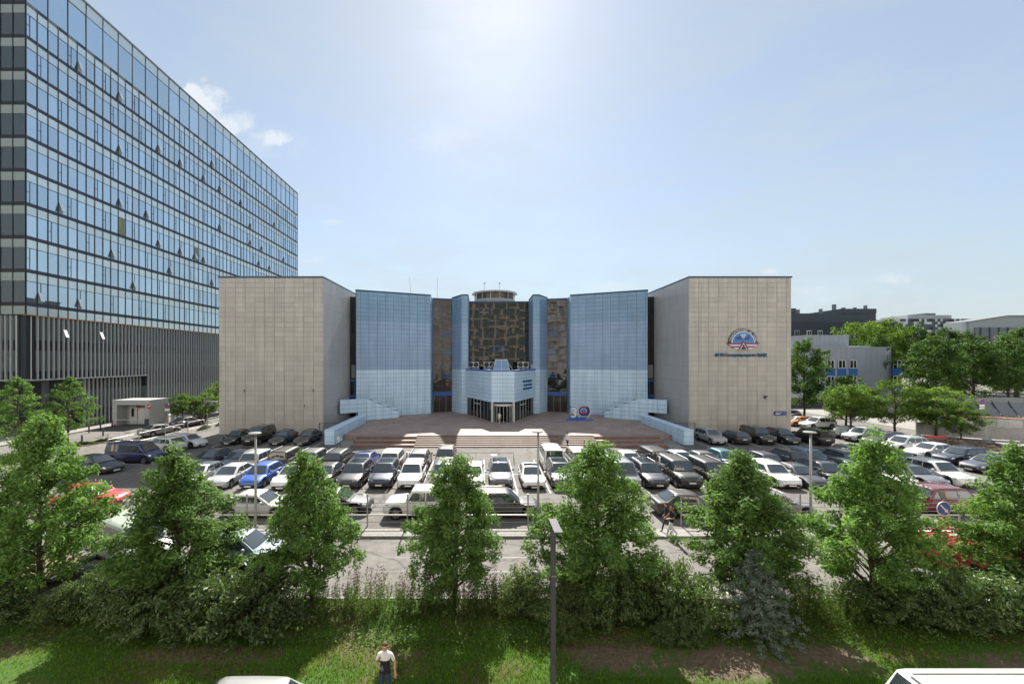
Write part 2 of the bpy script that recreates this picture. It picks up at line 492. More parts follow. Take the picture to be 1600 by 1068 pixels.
sheet('ground', rect(-2500, 2500, -400, 3500), -0.30, M['terrain'])
lot = sheet('parking_lot', rect(-39.6, 62, 24.35, 90), 0.0, M['asphalt'], thick=0.22)
sheet('pavement', rect(-39.6, 62, 23.45, 24.32), 0.02, M['pave'], thick=0.2)
kerb = sheet('kerb', rect(-39.6, 62, 23.28, 23.44), 0.03, M['kerb'], thick=0.2)
road = sheet('road', rect(-120, 160, 17.32, 23.26), -0.10, M['road'], thick=0.15)
lawn = sheet('lawn', rect(-70, 70, 11.75, 17.16), 0.0, M['lawn'], thick=0.25)
sheet('kerb', rect(-70, 70, 17.17, 17.31), 0.03, M['kerb'], thick=0.2)
sheet('kerb', rect(-70, 70, 11.58, 11.74), 0.03, M['kerb'], thick=0.2)
sheet('road', rect(-70, 70, 2.2, 11.57), -0.10, M['road'], thick=0.15)
sheet('side_street', rect(-56.5, -40.1, 23.3, 240), -0.094, M['road'], thick=0.15)
sheet('kerb', rect(-40.05, -39.65, 23.3, 90), 0.04, M['kerb'], thick=0.2)
sheet('pavement', rect(-75, -56.6, 23.3, 240), 0.03, M['pave'], thick=0.2)
sheet('pavement', rect(62.1, 140, 23.6, 110), 0.015, M['pave'], thick=0.2)
# bare earth worn into the lawn
m = M['lawn']; nt = m.node_tree; b_ = nodes(m)[2]
def nmath(op, a, b=None, clamp=False):
    n = nt.nodes.new('ShaderNodeMath'); n.operation = op; n.use_clamp = clamp
    for k_, v_ in enumerate((a, b)):
        if v_ is None: continue
        if isinstance(v_, (int, float)): n.inputs[k_].default_value = v_
        else: nt.links.new(v_, n.inputs[k_])
    return n.outputs[0]
pos_ = objpos(nt); sp_ = nt.nodes.new('ShaderNodeSeparateXYZ'); nt.links.new(pos_, sp_.inputs[0])
nn_ = nmath('MULTIPLY', nmath('SUBTRACT', noise(nt, 2.2, 7, pos_, .7), .5), 2.6)
msk = None
for (cx_, cy_, rx_, ry_) in ((4.4, 13.9, 2.0, .9), (8.3, 13.6, 2.8, 1.0), (11.6, 13.9, 1.6, .8), (18.5, 13.6, 3.0, .6), (-9.5, 14.0, 3.2, .6), (-16.5, 14.3, 1.6, .5)):
    a_ = nmath('DIVIDE', nmath('SUBTRACT', sp_.outputs[0], cx_), rx_); c_ = nmath('DIVIDE', nmath('SUBTRACT', sp_.outputs[1], cy_), ry_)
    d_ = nmath('SQRT', nmath('ADD', nmath('MULTIPLY', a_, a_), nmath('MULTIPLY', c_, c_)))
    q_ = nmath('DIVIDE', nmath('ADD', nmath('SUBTRACT', 1.0, d_), nn_), .5, True)
    msk = q_ if msk is None else nmath('MAXIMUM', msk, q_)
mx_ = nt.nodes.new('ShaderNodeMixRGB'); nt.links.new(msk, mx_.inputs['Fac'])
nt.links.new(b_.inputs['Base Color'].links[0].from_socket, mx_.inputs['Color1'])
nt.links.new(ramp(nt, noise(nt, 7, 6, pos_), [(.3, (.085, .06, .043)), (.7, (.165, .125, .095))]), mx_.inputs['Color2'])
nt.links.new(mx_.outputs[0], b_.inputs['Base Color'])
# traces of repair on the road and the lot: long patched joints
for i, (x0, x1, y0, y1) in enumerate([(-9, 4, 21.0, 21.05), (-20, 30, 19.6, 19.64), (-6, 0.5, 18.6, 18.64), (-39, 61, 30.0, 30.03), (-39, 61, 43.9, 43.93)]):
    sheet('tar_joint', rect(x0, x1, y0, y1), (-0.096 if y0 < 24 else 0.004), M['dgrey'], lot if y0 > 24 else road)
# parking lines (white bars and T ends)
def pline(x0, x1, y0, y1):
    MB().box(x0, x1, y0, y1, 0.002, 0.005).build('parking_line', M['line'], lot)
for k in range(-9, 17):
    x = 0.15 + 2.5 * k
    pline(x - 0.06, x + 0.06, 30.9, 41.2)
    if k < 16:
        pline(x + 0.08, x + 2.42, 36.0, 36.1)
for k in range(-7, 3):
    pline(-36.9 if False else -37.8, -32.6, 34.2 + 2.6 * (k + 6), 34.3 + 2.6 * (k + 6)) if 33 < 34.2 + 2.6 * (k + 6) < 50 else None
for k in range(9):
    pline(44.6, 49.4, 33.4 + 2.65 * k, 33.5 + 2.65 * k)
for k in range(5):
    pline(-31.5 + 2.95 * k, -31.4 + 2.95 * k, 47.6, 52.6)
    pline(26.2 + 3.0 * k, 26.3 + 3.0 * k, 47.4, 52.4)
mb = MB()
mb.lathe([(0, 0.006), (0.33, 0.006), (0.36, 0.0)], (1.2, 43.5, 0), 20).build('manhole_cover', M['grey'], lot)
MB().lathe([(0, 0.006), (0.33, 0.006), (0.36, 0.0)], (-8.3, 44.7, 0), 20).build('manhole_cover', M['grey'], lot)

# ------------------------------------------------------------------ panels
unit_panel = None
def panel_mesh(m):
    key = 'panel_' + m.name
    if key in bpy.data.meshes:
        return bpy.data.meshes[key]
    mb = MB()
    e = 0.004
    vs = [(0, 1, 0), (1, 1, 0), (1, 1, 1), (0, 1, 1), (e * .6, 0, e), (1 - e * .6, 0, e), (1 - e * .6, 0, 1 - e), (e * .6, 0, 1 - e)]
    mb.add(vs, [(4, 5, 6, 7), (0, 1, 5, 4), (1, 2, 6, 5), (2, 3, 7, 6), (3, 0, 4, 7)])
    me = mb.mesh(key, m)
    return me

BUD = {}
def panel_wall(parent, name, P, Q, z0, z1, bands, cw=1.31, rh=0.66, first=None, gap=0.017, t=0.05, budget_key=None, skip=None):
    """cladding from plan point P to Q (left to right as seen from outside). bands: [(z limit, material)] from below"""
    P = Vector(P); Q = Vector(Q); L = (Q - P).length; u = (Q - P) / L; n = Vector((u.y, -u.x))      # outward
    xs = [0.0]; x = first if first else cw
    while x < L - 0.25:
        xs.append(x); x += cw
    xs.append(L)
    zs = [z1]; z = z1 - rh
    while z > z0 + 0.2:
        zs.append(z); z -= rh
    zs.append(z0)
    rest = {}
    rz = math.atan2(u.y, u.x)
    for j in range(len(zs) - 1):
        zt, zb = zs[j], zs[j + 1]
        m = next(mm for lim, mm in bands if (zt + zb) / 2 <= lim)
        for i in range(len(xs) - 1):
            a0, a1 = xs[i] + gap, xs[i + 1] - gap
            if skip and skip((a0 + a1) / 2, (zt + zb) / 2):
                continue
            if BUD.get(budget_key, 0) > 0:
                BUD[budget_key] -= 1
                o = link(name, panel_mesh(m), parent)
                p = P + u * a0 + n * (t + 0.004 * random.random())
                o.location = (p.x, p.y, zb + gap)
                o.rotation_euler = (R(random.uniform(-.15, .15)), 0, rz + R(random.uniform(-.12, .12)))
                o.scale = (a1 - a0, t, zt - zb - 2 * gap)
            else:
                mb = rest.setdefault(m, MB())
                mb.obox(P, u, n, a0, a1, 0.0, t, zb + gap, zt - gap, 0, random.random())
    for m, mb in rest.items():
        mb.build(name + '_field', m, parent, kind='stuff')
    return u, n, L

def face_core(parent, name, P, Q, z0, z1, depth, m):
    """backing wall behind cladding"""
    P = Vector(P); Q = Vector(Q); L = (Q - P).length; u = (Q - P) / L; n = Vector((u.y, -u.x))
    return MB().obox(P, u, n, 0, L, -depth, 0, z0, z1).build(name, m, parent)

def coping(parent, P, Q, z, m=None, ext=0.06, h=0.22, back=0.5):
    P = Vector(P); Q = Vector(Q); L = (Q - P).length; u = (Q - P) / L; n = Vector((u.y, -u.x))
    return MB().obox(P, u, n, -ext, L + ext, -back, 0.13, z + 0.003, z + h).build('coping', m or M['coping'], parent)

# ------------------------------------------------------------------ the main building
AX = 3.07          # its axis
PZ = 0.9           # plaza level
HT = 21.05
main = thing('office_building', (AX, 55, 0), 'low beige and blue panelled office building with recessed glass entrance behind the car park', 'building')
main.location = (0, 0, 0)
BUD['tan'] = 300; BUD['blue'] = 300; BUD['glass'] = 300

# beige blocks
def tan_block(x0, x1, yb, left):
    z1 = 21.1
    core = MB().box(x0 + .02, x1 - .02, 55.07, yb, -0.1, z1).build('beige_block', M['joint_tan'], main)
    BUD['t'] = 150
    panel_wall(core, 'beige_panel', (x0, 55.06), (x1, 55.06), 0.05, z1, [(99, M['tan'])], gap=0.014, budget_key='t', first=0.9 if left else 1.28)
    # smooth side wall towards the plaza
    xs = x1 if left else x0
    if left:
        panel_wall(core, 'side_panel', (xs, 55.02), (xs, yb), 0.05, z1, [(99, M['tan_side'])], cw=4.0, rh=1.98, gap=0.008)
    else:
        panel_wall(core, 'side_panel', (xs, yb), (xs, 55.02), 0.05, z1, [(99, M['tan_side'])], cw=4.0, rh=1.98, gap=0.008)
    MB().box(x0 - .08, x1 + .08, 54.9, yb + .1, z1 + .004, z1 + .2).build('coping', M['coping'], core)
    return core
tb_l = tan_block(-35.4, -21.45, 80, True)
tb_r = tan_block(27.75, 41.45, 80, False)

# blue screen walls, splayed towards the entrance
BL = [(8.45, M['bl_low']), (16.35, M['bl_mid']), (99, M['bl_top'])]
wl_a, wl_b = (-20.1, 65.1), (-8.9, 70.2)
wr_a, wr_b = (2 * AX + 8.9, 70.2), (2 * AX + 20.1, 65.1)
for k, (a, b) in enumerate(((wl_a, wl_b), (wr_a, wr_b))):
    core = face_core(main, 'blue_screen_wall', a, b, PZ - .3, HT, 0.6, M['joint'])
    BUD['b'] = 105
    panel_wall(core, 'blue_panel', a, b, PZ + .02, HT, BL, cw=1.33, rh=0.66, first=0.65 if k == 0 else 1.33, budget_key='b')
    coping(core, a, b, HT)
# solid wings behind the screens
for s in (0, 1):
    X = (lambda x: x) if s == 0 else (lambda x: 2 * AX - x)
    MB().prism([(X(-20.6), 66.6), (X(-9.05), 71.4), (X(-8.78), 72.9), (X(-5.6), 74.0), (X(-2.8), 76.9), (X(-2.8), 98), (X(-21.3), 98)], PZ - .2, 19.88).build('wing_body', M['dgrey'], main)
    MB().prism([(X(-8.88), 70.35), (X(-8.80), 70.35), (X(-8.80), 72.7), (X(-8.88), 72.7)], PZ - .2, HT - .1).build('return_wall', M['bl_mid'], main)
MB().box(-2.7, 2 * AX + 2.7, 77.0, 98, PZ - .2, 19.88).build('middle_body', M['dgrey'], main)
# dark returns between screen walls and beige blocks
for (x0, x1) in ((-21.4, -20.0), (2 * AX + 20.0, 27.7)):
    g = MB().box(x0, x1, 66.2, 66.5, PZ, 20.3).build('return_glazing', M['dark_glass'], main)
    MB().box(x0 - .02, x1 + .02, 66.05, 66.19, 4.0, 4.5).build('transom', M['blue_frame'], g)
    MB().box(x0 - .02, x1 + .02, 66.05, 66.19, 6.6, 6.95).build('transom', M['blue_frame'], g)
    MB().box(x0 + .3, x1 - .3, 65.9, 66.19, 7.2, 9.3).build('vent_grille', M['grey'], g)
    MB().box((x0 + x1) / 2 - .05, (x0 + x1) / 2 + .05, 66.06, 66.18, 4.55, 6.6).build('door_post', M['blue_frame'], g)

# glazed strips beside the piers, with blue vents
def glazed_face(P, Q, z0, z1, colw, rows, glass, frame, tag='curtain_wall', mull=0.05, tilt=0.25, first_row_z=None, depth=0.12):
    P = Vector(P); Q = Vector(Q); L = (Q - P).length; u = (Q - P) / L; n = Vector((u.y, -u.x)); rz = math.atan2(u.y, u.x)
    core = MB().obox(P, u, n, 0, L, -0.5, -depth, z0, z1).build(tag, M['black'], main)
    nc = max(1, round(L / colw)); cw = L / nc
    for i in range(nc):
        for j in range(rows):
            a0, a1 = i * cw + .02, (i + 1) * cw - .02
            zb, zt = z0 + (z1 - z0) * j / rows + .02, z0 + (z1 - z0) * (j + 1) / rows - .02
            o = link('pane', panel_mesh(glass), core)
            p = P + u * a0 + n * (-.02)
            o.location = (p.x, p.y, zb); o.scale = (a1 - a0, 0.04, zt - zb)
            o.rotation_euler = (R(random.uniform(-tilt, tilt)), 0, rz + R(random.uniform(-tilt, tilt)))
    for i in range(nc + 1):
        MB().obox(P, u, n, i * cw - mull / 2, i * cw + mull / 2, -.03, .05, z0, z1).build('mullion', frame, core)
    for j in range(rows + 1):
        z = z0 + (z1 - z0) * j / rows
        MB().obox(P, u, n, 0, L, -.03, .035, z - mull / 2, z + mull / 2).build('transom', frame, core)
    return core, u, n, P, L
thin = mat('blue_grey_frame', (0.07, 0.10, 0.2), 0.4, 0.3)
gl_a, gl_b = (-8.75, 72.4), (-5.45, 73.4)
for s in (0, 1):
    if s == 0: a, b = gl_a, gl_b
    else: a, b = (2 * AX - gl_b[0], gl_b[1]), (2 * AX - gl_a[0], gl_a[1])
    c, u, n, P, L = glazed_face(a, b, 4.4, 20.75, 1.7, 15, M['bronze2'] if s == 0 else M['bronze'], thin, 'glazed_strip', tilt=0.5)
    MB().obox(P, u, n, -.05, L + .05, -.5, .1, 20.76, 21.05).build('coping', M['coping'], c)
    MB().obox(P, u, n, 0, L, -.3, .09, 3.75, 4.38).build('blue_transom', M['blue_frame'], c)
    off = L / 2 if s == 0 else 0
    for z in (14.7, 11.1, 7.0):
        MB().obox(P, u, n, off + .02, off + L / 2 - .02, -.02, .10, z, z + .14).build('vent_frame', M['blue_frame'], c)
        MB().obox(P, u, n, off + .02, off + L / 2 - .02, -.02, .10, z + .45, z + .58).build('vent_frame', M['blue_frame'], c)
    for q in range(3):
        MB().obox(P, u, n, q * L / 3 + .06, (q + 1) * L / 3 - .06, -.02, .02, PZ + .05, 3.7).build('door_pane', M['bronze2'], c)
        MB().obox(P, u, n, q * L / 3 - .05, q * L / 3 + .05, -.02, .08, PZ, 3.74).build('door_frame', M['blue_frame'] if q == (1 if s == 0 else 0) else M['grey'], c)
    MB().obox(P, u, n, 0, L, -.3, -.05, PZ, 3.74).build('lobby_wall', M['black'], c)

# piers
for s in (0, 1):
    pts = [(-5.45, 73.4), (-3.6, 70.0), (-2.5, 70.0), (-2.5, 76.3)]
    if s: pts = [(2 * AX - x, y) for x, y in pts][::-1]
    pl = [(p[0], p[1]) for p in pts]
    poly = [(p[0] * .985 + (-3.6 if s == 0 else 2 * AX + 3.6) * .015, p[1] + .06) for p in pl]
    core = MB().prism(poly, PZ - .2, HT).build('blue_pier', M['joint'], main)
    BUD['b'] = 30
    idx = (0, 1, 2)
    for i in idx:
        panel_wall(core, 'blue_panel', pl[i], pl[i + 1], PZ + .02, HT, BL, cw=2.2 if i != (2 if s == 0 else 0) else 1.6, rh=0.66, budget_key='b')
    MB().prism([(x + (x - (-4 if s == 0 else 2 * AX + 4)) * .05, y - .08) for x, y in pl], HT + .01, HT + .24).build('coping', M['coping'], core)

# central curtain wall
cw_c, u, n, P, L = glazed_face((-2.6, 76.2), (2 * AX + 2.6, 76.2), 8.2, 20.7, 1.93, 11, M['bronze'], thin, tilt=0.32)
MB().box(-2.6, 2 * AX + 2.6, 76.05, 76.8, 20.73, 21.0).build('coping', M['coping'], cw_c)
for (x0, x1, z) in ((2.1, 4.1, 11.6), (2.1, 4.1, 12.5)):
    MB().box(x0, x1, 76.0, 76.13, z, z + .14).build('vent_frame', M['blue_frame'], cw_c)
for x in (2.1, 4.0):
    MB().box(x, x + .1, 76.0, 76.13, 11.75, 12.5).build('vent_frame', M['blue_frame'], cw_c)
# roof slab and drum
roof = MB().prism([(-21.3, 67), (-8.8, 72.6), (-5.4, 74), (-2.4, 76.6), (2 * AX + 2.4, 76.6), (2 * AX + 5.4, 74), (2 * AX + 8.8, 72.6), (27.6, 67), (27.6, 100), (-21.3, 100)], 19.9, 20.4).build('roof', M['grey'], main)
dc = (AX - 0.6, 84.0, 0)
drum = MB().lathe([(4.05, 20.4), (4.05, 21.9), (4.2, 21.9), (4.2, 22.2)], dc, 28).build('drum', M['lgrey'], roof)
MB().lathe([(4.0, 22.2), (4.0, 23.45)], dc, 28).build('drum_glazing', M['bronze2'], roof)
for k in range(14):
    a = math.pi * 2 * k / 14
    MB().box(dc[0] + 4.08 * math.cos(a) - .05, dc[0] + 4.08 * math.cos(a) + .05, dc[1] + 4.08 * math.sin(a) - .05, dc[1] + 4.08 * math.sin(a) + .05, 22.2, 23.5).build('drum_post', M['offwhite'], roof)
MB().lathe([(0, 23.95), (3.2, 23.95), (4.65, 23.7), (4.65, 23.4), (3.9, 23.4)], dc, 12).build('drum_roof', M['lgrey'], roof)
for x in (0.4, 3.4):
    MB().tube([(x, 83, 23.9), (x + .05, 83, 25.6)], .03, 5).lathe([(0, 0.25), (.18, 0.1), (.18, 0), (0, -.1)], (x + .05, 83, 25.6), 8).build('roof_lamp', M['dgrey'], roof)
for (x, y, h, tilt) in ((-12.8, 73.5, 4.0, -.3), (-8.4, 76, 4.5, 0.0), (-21.0, 70, 1.2, 0)):
    MB().tube([(x, y, 20.3), (x + tilt, y, 21.0 + h)], (.035, .02), 5).build('antenna_mast', M['grey'], roof)
MB().tube([(-9.9, 73.8, 20.4), (-9.9, 73.8, 21.7)], .03, 5).box(-10.3, -9.5, 73.7, 73.9, 21.7, 21.85).build('roof_lamp', M['grey'], roof)

# entrance pavilion
EP = [(-2.8, 69.6), (1.28, 60.7), (4.74, 60.7), (2 * AX + 2.8, 69.6)]
EPb = EP + [(2 * AX + 2.8, 76), (-2.8, 76)]
cx, cy = AX, 68
inset = [(x + (cx - x) * .012, y + (cy - y) * .012 + .02) for x, y in EPb]
ent = MB().prism(inset, 3.85, 7.4).build('entrance_pavilion', M['joint'], main)
BUD['b'] = 30
for i in range(3):
    panel_wall(ent, 'blue_panel', EP[i], EP[i + 1], 3.83, 8.4, [(99, M['bl_low'])], cw=2.4 if i != 1 else 1.73, rh=0.57, budget_key='b')
for i in range(3):
    face_core(ent, 'parapet', EP[i], EP[i + 1], 7.41, 8.4, .25, M['joint'])
    coping(ent, EP[i], EP[i + 1], 8.4, M['blue_frame'], h=.2, back=.3)
glz = [(x + (cx - x) * .05, y + (cy - y) * .05) for x, y in EPb]
MB().prism([(x + (cx - x) * .12, y + (cy - y) * .12) for x, y in EPb], PZ, 3.84).build('lobby_core', M['black'], ent)
for i in (0, 2):
    P, Q = Vector(glz[i]), Vector(glz[i + 1]); L = (Q - P).length; u = (Q - P) / L; n = Vector((u.y, -u.x))
    N = 7
    for q in range(N):
        MB().obox(P, u, n, q * L / N + .04, (q + 1) * L / N - .04, -.04, 0, PZ + .05, 3.75).build('pane', M['dark_glass'], ent)
        w = .06 if q not in (2, 4) else .09
        MB().obox(P, u, n, q * L / N - w, q * L / N + w, -.06, .05, PZ, 3.83).build('mullion', M['lgrey'] if q in (2, 3, 4) else M['grey'], ent)
    a0, a1 = (2 * L / N, 4 * L / N)
    MB().obox(P, u, n, a0, a1, -.05, .07, 3.05, 3.17).build('door_head', M['offwhite'], ent)
    MB().obox(P, u, n, (a0 + a1) / 2 - .05, (a0 + a1) / 2 + .05, -.05, .06, PZ, 3.05).build('door_leaf_frame', M['offwhite'], ent)
for x in (1.45, 4.62):
    MB().lathe([(.2, PZ), (.2, 3.84)], (x, 60.95, 0), 14).build('column', M['offwhite'], ent, smooth=True)
# revolving door
rd = (AX, 61.35)
MB().lathe([(0, 3.55), (1.42, 3.55), (1.42, 3.3), (1.3, 3.3), (0, 3.31)], (*rd, 0), 24).build('revolving_door_canopy', M['offwhite'], ent)
for k in range(9):
    a = math.pi + math.pi * k / 8
    x, y = rd[0] + 1.36 * math.cos(a), rd[1] + 1.36 * math.sin(a)
    MB().box(x - .035, x + .035, y - .035, y + .035, PZ, 3.3).build('revolving_door_post', M['lgrey'], ent)
    if k < 8 and k not in (3, 4):
        b = math.pi + math.pi * (k + 1) / 8
        x2, y2 = rd[0] + 1.36 * math.cos(b), rd[1] + 1.36 * math.sin(b)
        MB().add([(x, y, PZ), (x2, y2, PZ), (x2, y2, 3.3), (x, y, 3.3)], [(0, 1, 2, 3)]).build('curved_pane', M['dark_glass'], ent)
for a in (0.5, 2.1, 3.7, 5.2):
    MB().obox(rd, (math.cos(a), math.sin(a)), (-math.sin(a), math.cos(a)), .1, 1.25, -.02, .02, PZ + .05, 3.2).build('door_wing', M['dark_glass'], ent)
# three lines of sign letters on the right flank
def text_mesh(name, body, size, ext, m, align='CENTER', width=1.0):
    cu_ = bpy.data.curves.new(name, 'FONT')
    cu_.body = body; cu_.size = size; cu_.extrude = ext; cu_.align_x = align; cu_.resolution_u = 2
    cu_.space_character = width; cu_.offset = size * 0.012
    ob = bpy.data.objects.new(name, cu_); col.objects.link(ob)
    dg = bpy.context.evaluated_depsgraph_get(); dg.update()
    me = bpy.data.meshes.new_from_object(ob.evaluated_get(dg))
    bpy.data.objects.remove(ob)
    me.materials.clear(); me.materials.append(m)
    return me
M['letter'] = mat('letter_blue', (0.03, 0.14, 0.30), 0.4)
P, Q = Vector(EP[2]), Vector(EP[3]); L = (Q - P).length; u = (Q - P) / L; n = Vector((u.y, -u.x)); rz = math.atan2(u.y, u.x)
for k, (bd, z, a) in enumerate((('Госкорпорация', 7.05, 4.4), ('по организации', 6.45, 4.6), ('воздушного движения', 5.9, 4.5))):
    o = link('sign_letters', text_mesh('sign_letters', bd, .52 if k == 0 else .46, .06, M['letter']), ent)
    p = P + u * a * 1.25 + n * .14
    o.location = (p.x, p.y, z - .45); o.rotation_euler = (R(90), 0, rz)
    o.scale = (0.85 if k == 2 else 1.1, 1, 1)
# roof of the pavilion: chillers and skylight
def chiller():
    r = thing('air_conditioning_unit', (0, 0, 0), 'x', 'air conditioner')
    MB().box(-.95, .95, -.35, .35, .1, 1.05).build('casing', M['offwhite'], r)
    MB().box(-.9, -.7, -.3, .3, 0, .1).box(.7, .9, -.3, .3, 0, .1).build('foot', M['dgrey'], r)
    for s in (-.46, .46):
        f = MB().lathe([(.0, -.37), (.39, -.37), (.42, -.352)], (s, 0, .58), 20, 'y').build('fan', M['black'], r)
        MB().tube([(s - .38, -.385, .58), (s + .38, -.385, .58)], .012, 4).tube([(s, -.385, .2), (s, -.385, .96)], .012, 4).build('fan_guard', M['grey'], f)
    return r
ch0 = chiller()
roofz = 7.6
acs = [(-1.6, 71.6, roofz + 1.1, 'leftmost of the units over the entrance, upper row'), (-1.5, 71.3, roofz, 'leftmost of the units over the entrance, lower row'),
       (1.15, 71.2, roofz + 1.1, 'just left of the glass skylight, upper row'), (1.1, 70.9, roofz, 'just left of the glass skylight, lower row'),
       (7.0, 71.0, roofz + 1.1, 'right of the glass skylight, upper row'), (7.0, 70.7, roofz, 'right of the glass skylight, lower row')]
for k, (x, y, z, w) in enumerate(acs):
    lab = 'white twin fan air conditioning unit ' + w
    if k == 0:
        o = ch0; o.location = (x, y, z); o['label'] = lab; o['group'] = 'chillers over the entrance'
    else:
        o = copy_tree(ch0, (x, y, z), 0, lab, 'chillers over the entrance')
sk = thing('roof_light', (AX + .1, 69.5, roofz + .75), 'white framed glass skylight standing over the entrance between the fan units', 'skylight')
def sk_face(a, b, zt=1.75):
    pass
base, top = 1.35, 0.95
for (u0, u1) in ((-1, 0), (0, 1)):
    MB().add([(u0 * base, -1.2, 0), (u1 * base, -1.2, 0), (u1 * top, -.75, 1.7), (u0 * top, -.75, 1.7)], [(0, 1, 2, 3)]).build('pane', M['skypane'] if 'skypane' in M else glass_mat('skylight_glass', (.25, .38, .6), 1.6, wav=0), sk)
for s in (-1, 1):
    MB().add([(s * base, -1.2, 0), (s * base, 1.2, 0), (s * top, .75, 1.7), (s * top, -.75, 1.7)], [(0, 1, 2, 3)]).build('pane', MATS['skylight_glass'], sk)
    MB().tube([(s * base, -1.22, 0), (s * top, -.77, 1.72)], .06, 5).build('frame_bar', M['white'], sk)
    MB().tube([(s * base * 1.5, .6, 0), (s * top, .5, 1.72)], .05, 5).build('frame_bar', M['white'], sk)
MB().box(-top - .08, top + .08, -.85, .85, 1.7, 1.85).build('cap', M['white'], sk)
MB().tube([(0, -1.22, 0), (0, -.77, 1.72)], .05, 5).build('frame_bar', M['white'], sk)
MB().tube([(-base, -1.13, .3), (base, -1.13, .3)], .035, 5).build('frame_bar', M['white'], sk)
v = thing('vent_box', (8.9, 71.2, roofz + 1.0), 'small white vent box with pipe at right end of entrance roof', 'vent')
MB().box(-.55, .55, -.3, .3, -.5, .75).build('casing', M['offwhite'], v)
MB().tube([(-.2, 0, .7), (.2, 0, 1.3)], .04, 5).build('pipe', M['lgrey'], v)

# wall lamps and cameras on the beige blocks
for k, (px, py, lab) in enumerate(((382, 609, 'left'), (489, 609, 'mid'), (475, 633, 'low'), (1195, 619, 'r'))):
    x, z = (px - 754) * 55 / 640, 10 - (py - 563) * 55 / 640
    MB().box(x - .12, x + .12, 54.6, 55.0, z - .08, z + .1).box(x - .04, x + .04, 54.8, 55.0, z - .3, z - .09).build('wall_lamp', M['lgrey'] if k < 3 else M['dgrey'], tb_l if k < 3 else tb_r)

# plaza, steps, ramps
plaza = sheet('plaza', [(-17.1, 50.2), (2 * AX + 17.1, 50.2), (2 * AX + 17.1, 58), (27.7, 61), (27.7, 77), (-21.4, 77), (-21.4, 61), (-17.1, 58)], PZ, M['plaza'], thick=0.89)
sx0, sx1, mx0, mx1 = -15.2, 21.3, -7.9, 13.4
MB().box(sx0, sx1, 49.68, 50.196, PZ - .05, PZ + .004).build('plaza_edge', M['step_top'], plaza)
for k in range(6):
    z1 = PZ - .15 * (k + 1) + .15 - .006
    y1 = 50.19 - .52 * k; y0 = y1 - .52
    if k:
        st = MB().box(mx0, mx1, y0, y1 + .05, z1 - .15, z1)
        st.build('step', M['step_top'], plaza)
        MB().box(mx0, mx1, y0 - .004, y0 - .001, z1 - .15, z1 - .05).build('riser', M['step_red'], plaza)
    if k % 2 == 0 and k:
        pass
for k in range(3):
    z1 = PZ - .3 * k - .02; y1 = 50.18 - 1.0 * k; y0 = y1 - 1.0
    for (a, b) in ((sx0 + .0, mx0 - .01), (mx1 + .01, sx1)):
        MB().box(a, b, y0, y1 + .1, z1 - .3, z1).build('tier', M['step_top'], plaza)
        MB().box(a, b, y0 - .012, y0 - .002, z1 - .3, z1 - .05).build('tier_face', M['step_red'], plaza)
